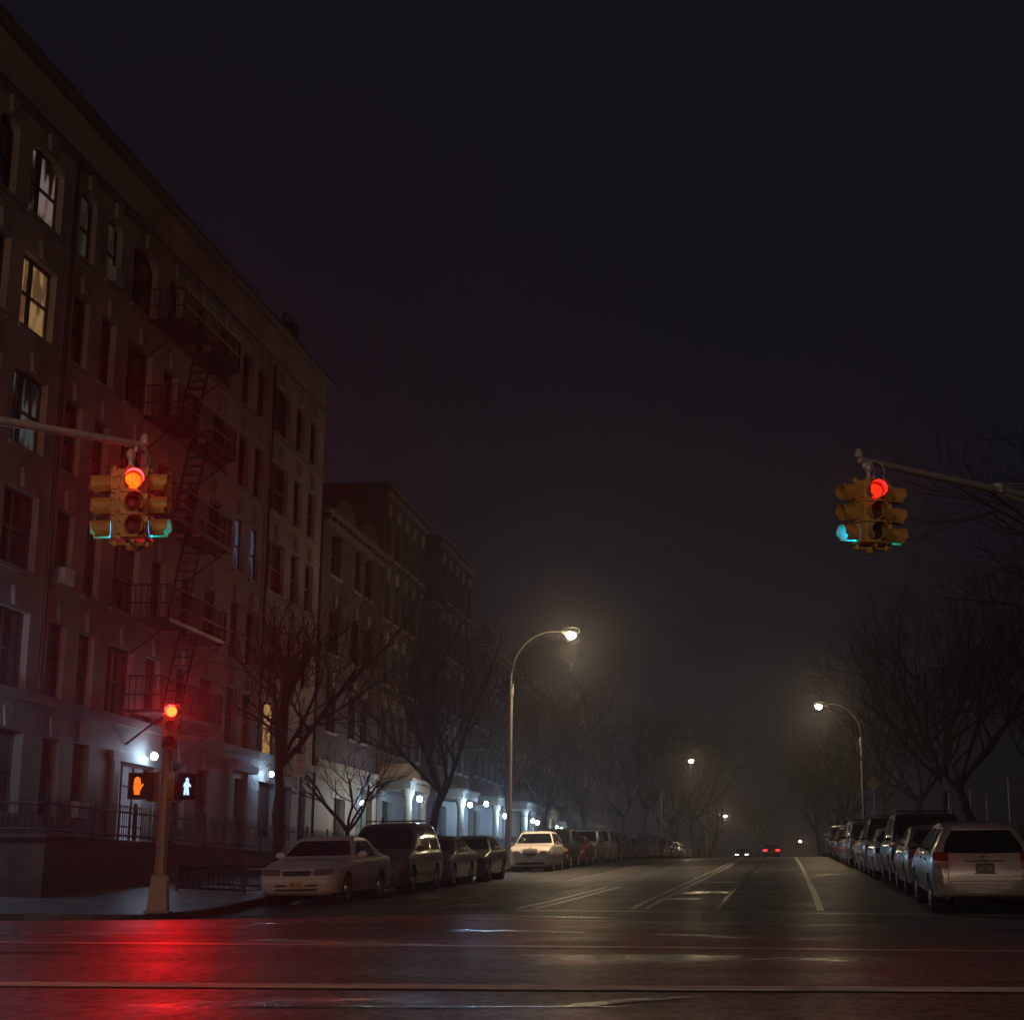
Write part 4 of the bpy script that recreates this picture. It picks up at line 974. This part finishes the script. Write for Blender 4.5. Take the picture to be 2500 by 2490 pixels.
        mbd.v = [tuple(a) for a, b in G] + [tuple(b) for a, b in G]; k = len(G)
        for j in range(nv):
            for i in range(nu): mbd.f.append((j * W_ + i, j * W_ + i + 1, (j + 1) * W_ + i + 1, (j + 1) * W_ + i)); mbd.mi.append(0)
        ring = [i for i in range(W_)] + [j * W_ + nu for j in range(1, nv + 1)] + [nv * W_ + i for i in reversed(range(nu))] + [j * W_ for j in reversed(range(1, nv))]
        for a, b in zip(ring, ring[1:] + ring[:1]): mbd.f.append((a, b, k + b, k + a)); mbd.mi.append(0)
        return mbd.build(nm, m_, par or root, 40)
    be = belt; wtop = wr_roof - .07
    zt = H - .10
    decal('windshield', 'F', [(-hw * .86, p['cowl'] + .03), (hw * .86, p['cowl'] + .03), (wtop, zt), (-wtop, zt)], 'car_glass', 12, 8, rr=.03)
    rz0, rz1 = p['rear_glass']
    decal('rear_window', 'B', [(-(hw - .17), rz0), (hw - .17, rz0), (wtop, rz1), (-wtop, rz1)], p.get('rear_mat', 'car_glass'), 12, 8, rr=.05)
    for sd in ('L', 'R'):
        for (xa, xb, xc, xd) in p['side']:   # bottom front, bottom rear, top rear, top front
            decal('side_window', sd, [(xa, be + .035), (xb, be + .04), (xc, H - .115), (xd, H - .115)], 'car_glass', 8, 5, .006, rr=.03)
        for xx in p['doors']:
            decal('door_seam', sd, [(xx, zb + .12), (xx - .012, zb + .12), (xx - .012, be), (xx, be)], 'black_trim', 1, 8, .003)
        for xx in p['handles']: decal('door_handle', sd, [(xx, be - .12), (xx - .14, be - .12), (xx - .14, be - .09), (xx, be - .09)], p.get('handle_mat', 'black_trim'), 2, 1, .025)
        if p.get('moulding'): decal('side_moulding', sd, [(xf - R - .12, .44), (xr + R + .12, .44), (xr + R + .12, .50), (xf - R - .12, .50)], p['moulding'], 20, 1, .014)
    for it in p['front']: decal(it[0], 'F', it[1], it[2], 8, 4, it[3] if len(it) > 3 else .012, rr=it[4] if len(it) > 4 else .08)
    for it in p['rear']: decal(it[0], 'B', it[1], it[2], 8, 4, it[3] if len(it) > 3 else .012, rr=it[4] if len(it) > 4 else .06)
    for ax, lst in (('F', p['front']), ('B', p['rear'])):
        for it in lst:
            if it[0] == 'licence_plate':
                zc = (it[1][0][1] + it[1][2][1]) / 2; sx_ = 1 if ax == 'F' else -1; h, nn = cast((6 * sx_, 0, zc), (-sx_, 0, 0))
                if h:
                    nm_ = MB(); rr_ = random.Random(int(L * 100)); xx = h.x + sx_ * .03
                    for k in range(7):
                        if k == 3: continue
                        y_ = -.10 + .033 * k
                        nm_.box(xx - .003, xx + .003, y_ - .011, y_ - .005, zc - .03, zc + .03); nm_.box(xx - .003, xx + .003, y_ + .005, y_ + .011, zc - .03, zc + .03 * rr_.choice((0, 1, 1)))
                        nm_.box(xx - .0035, xx + .0035, y_ - .011, y_ + .011, zc + .024 * rr_.choice((-1, 0, 1)), zc + .024 * rr_.choice((-1, 0, 1)) + .006)
                    nm_.build('plate_numerals', 'plate_dark' if it[2] != 'plate_dark' else 'plate_white', root)
    # wheels
    for wx_ in (xf, xr):
        for sg in (-1, 1):
            yo = sg * (hw - .115)
            mbw = MB(); wv = .10
            mbw.lathe([(R * .62, -wv * .8), (R * .9, -wv), (R * .985, -wv * .75), (R, 0), (R * .985, wv * .75), (R * .9, wv), (R * .62, wv * .8)], 26, (0, 0, 0), 'Y', True)
            wo = mbw.build('wheel', 'rubber', root, 40, (wx_, yo, R))
            rm = MB(); rm.lathe([(R * .66, sg * .082), (R * .64, sg * .105), (R * .58, sg * .09), (R * .30, sg * .075), (R * .2, sg * .10), (.01, sg * .105)], 26, (0, 0, 0), 'Y', True)
            rm.build('rim', 'rim_metal', wo, 30)
            hl = MB()
            for k in range(p.get('spokes', 7)):
                a = 2 * pi * k / p.get('spokes', 7); r_ = R * .45; hl.lathe([(.035, sg * .083), (.03, sg * .098)], 7, (r_ * cos(a), 0, r_ * sin(a)), 'Y')
            hl.build('rim_holes', 'black_trim', wo)
            wl = MB(); wl.lathe([(aR + .03, -.26), (aR + .03, .09)], 20, (0, 0, 0), 'Y', False) if sg > 0 else wl.lathe([(aR + .03, -.09), (aR + .03, .26)], 20, (0, 0, 0), 'Y', False)
            wl.box(-aR, aR, -sg * .27, -sg * .25, -R * .4, aR)
            ww = wl.build('wheel_well', 'wheel_well', root, 60, (wx_, yo - sg * .02, R)); ww.scale = (.97, 1, .97)
    # mirrors
    mx = p['mirror']
    for sg in (-1, 1):
        mm = MB(); q = smooth_prof(prof, mx); n_ = 10
        mm.lathe([(.01, -.06), (.07, -.045), (.085, 0), (.08, .05), (.02, .06)], n_, (0, 0, 0), 'X')
        mm.v = [(a * 1.0, b * 1.25, c * .85) for a, b, c in mm.v]; mm.box(-.03, .03, -sg * .2, -sg * .06, -.05, -.01)
        mo = mm.build('side_mirror', p.get('mirror_mat', 'black_trim'), root, 50, (mx, sg * (hw + .06), be + .09))
        if not p.get('mirror_mat'): mo.material_slots[0].link = 'OBJECT'; mo.material_slots[0].material = paint[pk]
    if p.get('rack'):
        rk = MB()
        for sg in (-1, 1):
            y = sg * (wr_roof - .07); xa, xb = p['rack']
            rk.tube([(xa, y, H - .03), (xa - .15, y, H + .06), (xb + .15, y, H + .06), (xb, y, H - .03)], .018, 6)
        for f in (.25, .75):
            x_ = lerp(p['rack'][0], p['rack'][1], f); rk.tube([(x_, -(wr_roof - .07), H + .05), (x_, wr_roof - .07, H + .05)], .016, 6)
        rk.build('roof_rack', 'black_trim', root, 50)
    under = MB(); under.box(x0 + .35, x1 - .35, -hw * .70, hw * .70, zb + .01, zb + .12); under.build('underbody', 'wheel_well', root)
    if p.get('emblem'):
        side, zz = p['emblem']; h, nn = cast((6 if side == 'F' else -6, 0, zz), (-1 if side == 'F' else 1, 0, 0))
        if h:
            em = MB(); pts = [(h.x + (.018 if side == 'F' else -.018), .055 * cos(a), zz + .035 * sin(a)) for a in [2 * pi * k / 14 for k in range(15)]]
            em.tube(pts, .007, 5); em.tube([(pts[0][0], -.03, zz + .012), (pts[0][0], .03, zz + .012)], .006, 5); em.build('emblem', 'chrome', root, 60)
    root['pk'] = pk
    return root
def sym(nm, y0, y1, z0, z1, m_, off=.012, dz=0, rr=.08):
    return [(nm, [(y0, z0), (y1, z0 + dz), (y1, z1 + dz), (y0, z1)], m_, off, rr), (nm, [(-y1, z0 + dz), (-y0, z0), (-y0, z1), (-y1, z1 + dz)], m_, off, rr)]
def plate(z, m_, w_=.155): return [('licence_plate', [(-w_, z - .075), (w_, z - .075), (w_, z + .075), (-w_, z + .075)], m_, .022, .02)]
SED = dict(L=4.75, W=1.78, H=1.42, belt=.93, r=.315, xf=1.45, xr=-1.22, cowl=.97, mirror=.55, rear_glass=(1.0, 1.32), tumble=.24,
    prof=[(-2.375, .80), (-2.33, .93), (-1.95, 1.0), (-1.6, 1.03), (-1.25, 1.2), (-.85, 1.37), (-.3, 1.42), (.15, 1.40), (.5, 1.22), (.95, .99), (1.6, .88), (2.15, .76), (2.33, .66), (2.375, .56)],
    side=[(.72, -.15, -.12, .13), (-.21, -.98, -.72, -.19)], doors=[.78, -.18, -1.02], handles=[.02, -.8],
    front=sym('headlight', .36, .80, .60, .72, 'head_lens', dz=.02) + [('grille', [(-.30, .60), (.30, .60), (.33, .70), (-.33, .70)], 'black_trim', .012, .05), ('grille_trim', [(-.27, .635), (.27, .635), (.28, .665), (-.28, .665)], 'chrome', .018, .05)]
        + sym('bumper_slot', .20, .48, .385, .42, 'black_trim', .006) + [('air_intake', [(-.45, .30), (.45, .30), (.5, .335), (-.5, .335)], 'black_trim', .006, .05)] + plate(.42, 'plate_yellow'),
    rear=sym('tail_light', .42, .84, .72, .88, 'tail_lens') + plate(.66, 'plate_white') + [('bumper_trim', [(-.8, .52), (.8, .52), (.8, .55), (-.8, .55)], 'black_trim', .008, .0)], emblem=('F', .65))
VAN = dict(L=4.75, W=1.92, H=1.76, belt=1.02, r=.33, xf=1.48, xr=-1.40, cowl=1.08, mirror=.95, rear_glass=(1.12, 1.60), tumble=.25, mirror_mat='black_trim', rround=.06,
    prof=[(-2.375, .7), (-2.35, 1.0), (-2.22, 1.45), (-2.05, 1.70), (-1.6, 1.75), (-.6, 1.76), (.1, 1.70), (.55, 1.50), (1.0, 1.24), (1.3, 1.09), (1.8, .98), (2.2, .84), (2.34, .70), (2.375, .58)],
    side=[(1.02, .28, .24, .33), (.20, -.75, -.78, .17), (-.83, -1.95, -1.85, -.86)], doors=[1.1, .22, -.8], handles=[.4, -.68],
    front=sym('headlight', .36, .86, .62, .76, 'head_lens', dz=.02) + [('grille', [(-.30, .64), (.30, .64), (.33, .74), (-.33, .74)], 'black_trim')] + [('air_intake', [(-.62, .32), (.62, .32), (.66, .42), (-.66, .42)], 'black_trim', .006, .05)] + plate(.50, 'plate_white') + sym('amber_lens', .80, .90, .64, .72, 'amber_lens', .016),
    rear=sym('tail_light', .74, .90, .85, 1.25, 'tail_lens') + plate(.8, 'plate_white'), rack=(.1, -1.7), moulding='galvanised', emblem=('F', .69))
SUV = dict(L=4.7, W=1.82, H=1.74, belt=1.04, r=.36, xf=1.42, xr=-1.38, cowl=1.09, mirror=.72, rear_glass=(1.14, 1.58), tumble=.17, clear=.28, mirror_mat='black_trim', rround=.05,
    prof=[(-2.35, .75), (-2.32, 1.05), (-2.2, 1.5), (-2.08, 1.69), (-1.7, 1.73), (-.6, 1.74), (.15, 1.70), (.45, 1.5), (.8, 1.25), (1.0, 1.12), (1.6, 1.06), (2.1, .99), (2.3, .88), (2.35, .7)],
    side=[(.78, .06, .04, .36), (-.02, -.88, -.88, -.04), (-.95, -1.98, -1.9, -.97)], doors=[.88, .02, -.92], handles=[.15, -.78],
    front=sym('headlight', .42, .80, .72, .88, 'head_lens') + [('grille', [(-.38, .72), (.38, .72), (.38, .88), (-.38, .88)], 'black_trim'), ('bumper', [(-.84, .46), (.84, .46), (.84, .60), (-.84, .60)], 'galvanised', .03, .0), ('air_intake', [(-.5, .37), (.5, .37), (.5, .43), (-.5, .43)], 'black_trim', .006, .05)] + sym('amber_lens', .79, .86, .74, .86, 'amber_lens', .016) + plate(.53, 'plate_white'),
    rear=sym('tail_light', .70, .86, .90, 1.25, 'tail_lens') + plate(.82, 'plate_white') + [('bumper', [(-.84, .5), (.84, .5), (.84, .64), (-.84, .64)], 'black_trim', .02, .0)], rack=(.0, -1.9), moulding='black_trim')
HAT = dict(L=4.35, W=1.775, H=1.55, belt=1.0, r=.315, xf=1.35, xr=-1.25, cowl=1.03, mirror=.68, rear_glass=(1.045, 1.43), tumble=.30, mirror_mat='black_trim', rround=.13, round=.4, wedge=.16, clear=.26,
    prof=[(-2.175, .66), (-2.15, .82), (-2.06, 1.02), (-1.93, 1.25), (-1.78, 1.45), (-1.6, 1.51), (-1.0, 1.54), (-.3, 1.55), (.2, 1.50), (.6, 1.30), (1.05, 1.06), (1.6, .92), (2.0, .78), (2.14, .66), (2.175, .55)],
    side=[(.82, 0, -.02, .2), (-.08, -.92, -.86, -.1), (-1.0, -1.62, -1.5, -.98)], doors=[.86, -.05, -1.0], handles=[.1, -.78], spokes=5,
    front=sym('headlight', .44, .8, .64, .8, 'head_lens') + [('grille', [(-.35, .6), (.35, .6), (.35, .7), (-.35, .7)], 'black_trim')] + plate(.45, 'plate_white'),
    rear=sym('tail_light', .60, .84, .90, 1.05, 'tail_lens', .02, .02, .12) + sym('reversing_light', .62, .835, .79, .895, 'clear_tail', .02, .0, .12)
        + [('tailgate_seam', [(-.62, .575), (.62, .575), (.62, .59), (-.62, .59)], 'black_trim', .004, 0), ('tailgate_recess', [(-.34, .905), (.34, .905), (.34, .925), (-.34, .925)], 'black_trim', .006, 0), ('bumper', [(-.80, .44), (.80, .44), (.80, .56), (-.80, .56)], 'OBJ', .028, .0),
           ('lower_valance', [(-.72, .27), (.72, .27), (.74, .33), (-.74, .33)], 'black_trim', .01, .02), ('roof_spoiler', [(-.60, 1.455), (.60, 1.455), (.57, 1.50), (-.57, 1.50)], 'OBJ', .05, .0), ('model_script', [(-.66, .66), (-.46, .66), (-.46, .675), (-.66, .675)], 'plate_dark', .008, 0)]
        + sym('tailgate_seam', .615, .63, .575, 1.03, 'black_trim', .004, 0, 0) + plate(.80, 'plate_dark', .16) + [('plate_frame', [(-.185, .705), (.185, .705), (.185, .72), (-.185, .72)], 'black_trim', .026, 0)], emblem=('B', .965))
RET = dict(L=4.29, W=1.75, H=1.60, belt=1.02, r=.32, xf=1.36, xr=-1.25, cowl=1.08, mirror=.62, rear_glass=(1.12, 1.42), tumble=.22, round=.6,
    prof=[(-2.145, .8), (-2.1, 1.05), (-1.9, 1.28), (-1.6, 1.48), (-1.1, 1.58), (-.4, 1.60), (.1, 1.56), (.42, 1.38), (.8, 1.12), (1.2, 1.06), (1.7, 1.0), (2.0, .88), (2.12, .74), (2.145, .6)],
    side=[(.72, .0, -.02, .22), (-.07, -.9, -.85, -.09), (-.97, -1.55, -1.35, -.95)], doors=[.8, -.04, -.95], handles=[.1, -.78],
    front=sym('headlight', .40, .70, .68, .80, 'head_lens', .02, .02, .2) + [('grille', [(-.24, .60), (.24, .60), (.34, .90), (-.34, .90)], 'grille_grey', .012, .15), ('bumper', [(-.78, .42), (.78, .42), (.78, .54), (-.78, .54)], 'OBJ', .035, .0), ('air_intake', [(-.55, .29), (.55, .29), (.58, .37), (-.58, .37)], 'black_trim', .006, .05)] + plate(.50, 'plate_red'),
    rear=sym('tail_light', .62, .76, .8, 1.05, 'tail_lens') + plate(.7, 'plate_white'), emblem=('F', .93))
mat('grille_grey', (.10, .10, .10), .4, var=.3, vscale=25)
def park(root, label, x, y, face, pk=None, grp=None, cat='car', dyaw=0, first=False):
    """face=-1 front towards camera, +1 rear towards camera; y = near end"""
    return root, label, x, y, face, pk, grp, cat, dyaw
PROTO = {}
def get_car(kind, pk):
    P = {'sedan': SED, 'minivan': VAN, 'suv': SUV, 'hatchback': HAT, 'retro': RET}[kind]
    if kind not in PROTO:
        nm = {'sedan': 'parked_sedan', 'minivan': 'parked_minivan', 'suv': 'parked_suv', 'hatchback': 'parked_hatchback', 'retro': 'parked_wagon'}[kind]
        MATS['OBJ'] = paint[pk]
        r = make_car(nm, P, pk); PROTO[kind] = r; r['used'] = 0
        for ch in r.children:
            if ch.type == 'MESH' and ch.data.materials and ch.data.materials[0] == paint[pk] and ch.material_slots[0].link == 'DATA':
                ch.material_slots[0].link = 'OBJECT'; ch.material_slots[0].material = paint[pk]
        src = r
    else:
        src0 = PROTO[kind]; src = copy_tree(src0)
        op = paint[src0['pk']]
        for ch in src.children:
            if ch.type == 'MESH' and ch.material_slots and ch.material_slots[0].link == 'OBJECT' and ch.material_slots[0].material in paint.values(): ch.material_slots[0].material = paint[pk]
    return src, P
def place_car(kind, pk, label, x, ynear, face, grp, cat='car', dyaw=0, lit=None):
    r, P = get_car(kind, pk)
    yc = ynear + P['L'] / 2; z0, z1 = g(x, yc - 1.3), g(x, yc + 1.3)
    r.location = (x, yc, (z0 + z1) / 2 + .006); pitch = atan2(z1 - z0, 2.6)
    roll = atan2(g(x + .7, yc) - g(x - .7, yc), 1.4)
    # +x local -> world direction
    if face < 0: M_ = Matrix.Rotation(radians(-90) + dyaw, 4, 'Z'); 
    else: M_ = Matrix.Rotation(radians(90) + dyaw, 4, 'Z')
    tilt = Matrix.Rotation(pitch, 4, 'X') @ Matrix.Rotation(-roll, 4, 'Y')
    r.rotation_euler = (tilt @ M_).to_euler()
    tag(r, label, cat, grp)
    if lit == 'tail':
        for ch in r.children:
            if ch.name.startswith('tail_light'): ch.data = ch.data.copy(); ch.data.materials[0] = MATS['tail_lit']
    if lit == 'head':
        for ch in r.children:
            if ch.name.startswith('headlight'): ch.data = ch.data.copy(); ch.data.materials[0] = MATS['head_lit']
    if 'pk' in r: pass
    return r
GLC, GRC = 'cars parked along the left kerb', 'cars parked along the right kerb'
XL, XR = -10.08, 3.45
place_car('sedan', 'cream', 'cream sedan parked first at the left corner, its front towards us', XL - .02, 34.35, -1, GLC, 'sedan', dyaw=radians(-1.5))
place_car('minivan', 'tan', 'brownish minivan with roof rack parked behind the cream sedan', XL - .05, 40.5, -1, GLC, 'minivan')
place_car('sedan', 'champagne', 'pale tan sedan parked right behind the minivan with roof rack', XL, 45.9, -1, GLC, 'suv')
place_car('sedan', 'tan', 'tan sedan parked last before the gap and the tall street lamp', XL + .1, 51.1, -1, GLC, 'sedan')
place_car('retro', 'white', 'white round-fronted car with tall grille parked beside the tall street lamp', XL + .05, 66.6, -1, GLC, 'car')
cl = [('suv', 'black', 'black tall car parked directly behind the white round-fronted car'), ('sedan', 'dark_red', 'dark red sedan between the black tall car and a white one, left row'),
      ('suv', 'white', 'white tall car in the left row behind the dark red sedan'), ('minivan', 'white', 'white minivan in the left row, farther of the two big white vehicles'),
      ('sedan', 'grey', 'grey sedan right behind the white minivan'), ('retro', 'dark_blue', 'dark blue round-fronted car far up the left row')]
y = 72.2
for k, (a, b, l) in enumerate(cl): place_car(a, b, l, XL + .05 * sin(k * 2), y, -1, GLC, {'suv': 'suv', 'minivan': 'minivan'}.get(a, 'car')); y += 5.7
ks = ['sedan', 'sedan', 'hatchback', 'suv', 'sedan', 'minivan', 'retro', 'sedan', 'hatchback', 'sedan', 'suv', 'sedan']
cs = ['black', 'dark_blue', 'tan', 'dark_red', 'grey', 'silver', 'black', 'white', 'dark_blue', 'grey', 'black', 'tan']
for k, (a, b) in enumerate(zip(ks, cs)):
    place_car(a, b, '%s %s parked far up the left kerb near the hill top' % (b.replace('_', ' '), a if a != 'retro' else 'round-fronted car'), XL + .06 * cos(k * 3), y, -1, GLC); y += 5.75
place_car('hatchback', 'silver', 'silver hatchback at the right edge, its tail lights and dark plate towards us', XR - .02, 29.95, 1, GRC, 'hatchback', dyaw=radians(.8))
cr = [('sedan', 'champagne', 'pale gold sedan parked just ahead of the silver hatchback'), ('suv', 'black', 'big black tall car towering over the pale gold sedan, right row'), ('sedan', 'white', 'white sedan hidden mostly by the big black car, right row'),
      ('minivan', 'black', 'black minivan in the right row beyond the white sedan'), ('sedan', 'silver', 'silver sedan in the middle of the right row'), ('suv', 'grey', 'grey tall car in the middle of the right row'),
      ('minivan', 'silver', 'silver minivan farther up the right row, beyond the grey tall car'), ('sedan', 'dark_red', 'dark red sedan in the right row below the diamond signs'), ('hatchback', 'tan', 'tan hatchback near the far end of the right row')]
y = 35.7
for k, (a, b, l) in enumerate(cr): place_car(a, b, l, XR + .06 * sin(k * 2.2), y, 1, GRC, {'suv': 'suv', 'minivan': 'minivan', 'hatchback': 'hatchback'}.get(a, 'sedan')); y += 5.75
for k, (a, b) in enumerate([('sedan', 'black'), ('suv', 'dark_blue'), ('sedan', 'grey'), ('sedan', 'dark_blue'), ('retro', 'black')]):
    place_car(a, b, '%s %s at the far end of the right row of parked cars' % (b.replace('_', ' '), a if a != 'retro' else 'round-backed car'), XR + .05 * cos(k), y, 1, GRC); y += 5.8
place_car('sedan', 'black', 'sedan driving away up the hill with both tail lights lit', -1.1, 172, 1, 'cars driving on the avenue', 'sedan', lit='tail')
place_car('sedan', 'black', 'oncoming car far up the hill with headlights on', -4.9, 205, -1, 'cars driving on the avenue', 'car', lit='head')

# ---------------------------------------------------------------- haze
mh = bpy.data.materials.new('haze_air'); mh.use_nodes = True; t = mh.node_tree; t.nodes.clear()
o_ = t.nodes.new('ShaderNodeOutputMaterial'); pv = t.nodes.new('ShaderNodeVolumePrincipled')
pv.inputs['Color'].default_value = (.92, .92, .95, 1); pv.inputs['Density'].default_value = HAZE; pv.inputs['Anisotropy'].default_value = .82
t.links.new(pv.outputs[0], o_.inputs['Volume'])
mb = MB(); mb.box(-420, 420, -60, 920, -2.5, 34); hz = mb.build('haze', mh); hz['kind'] = 'stuff'
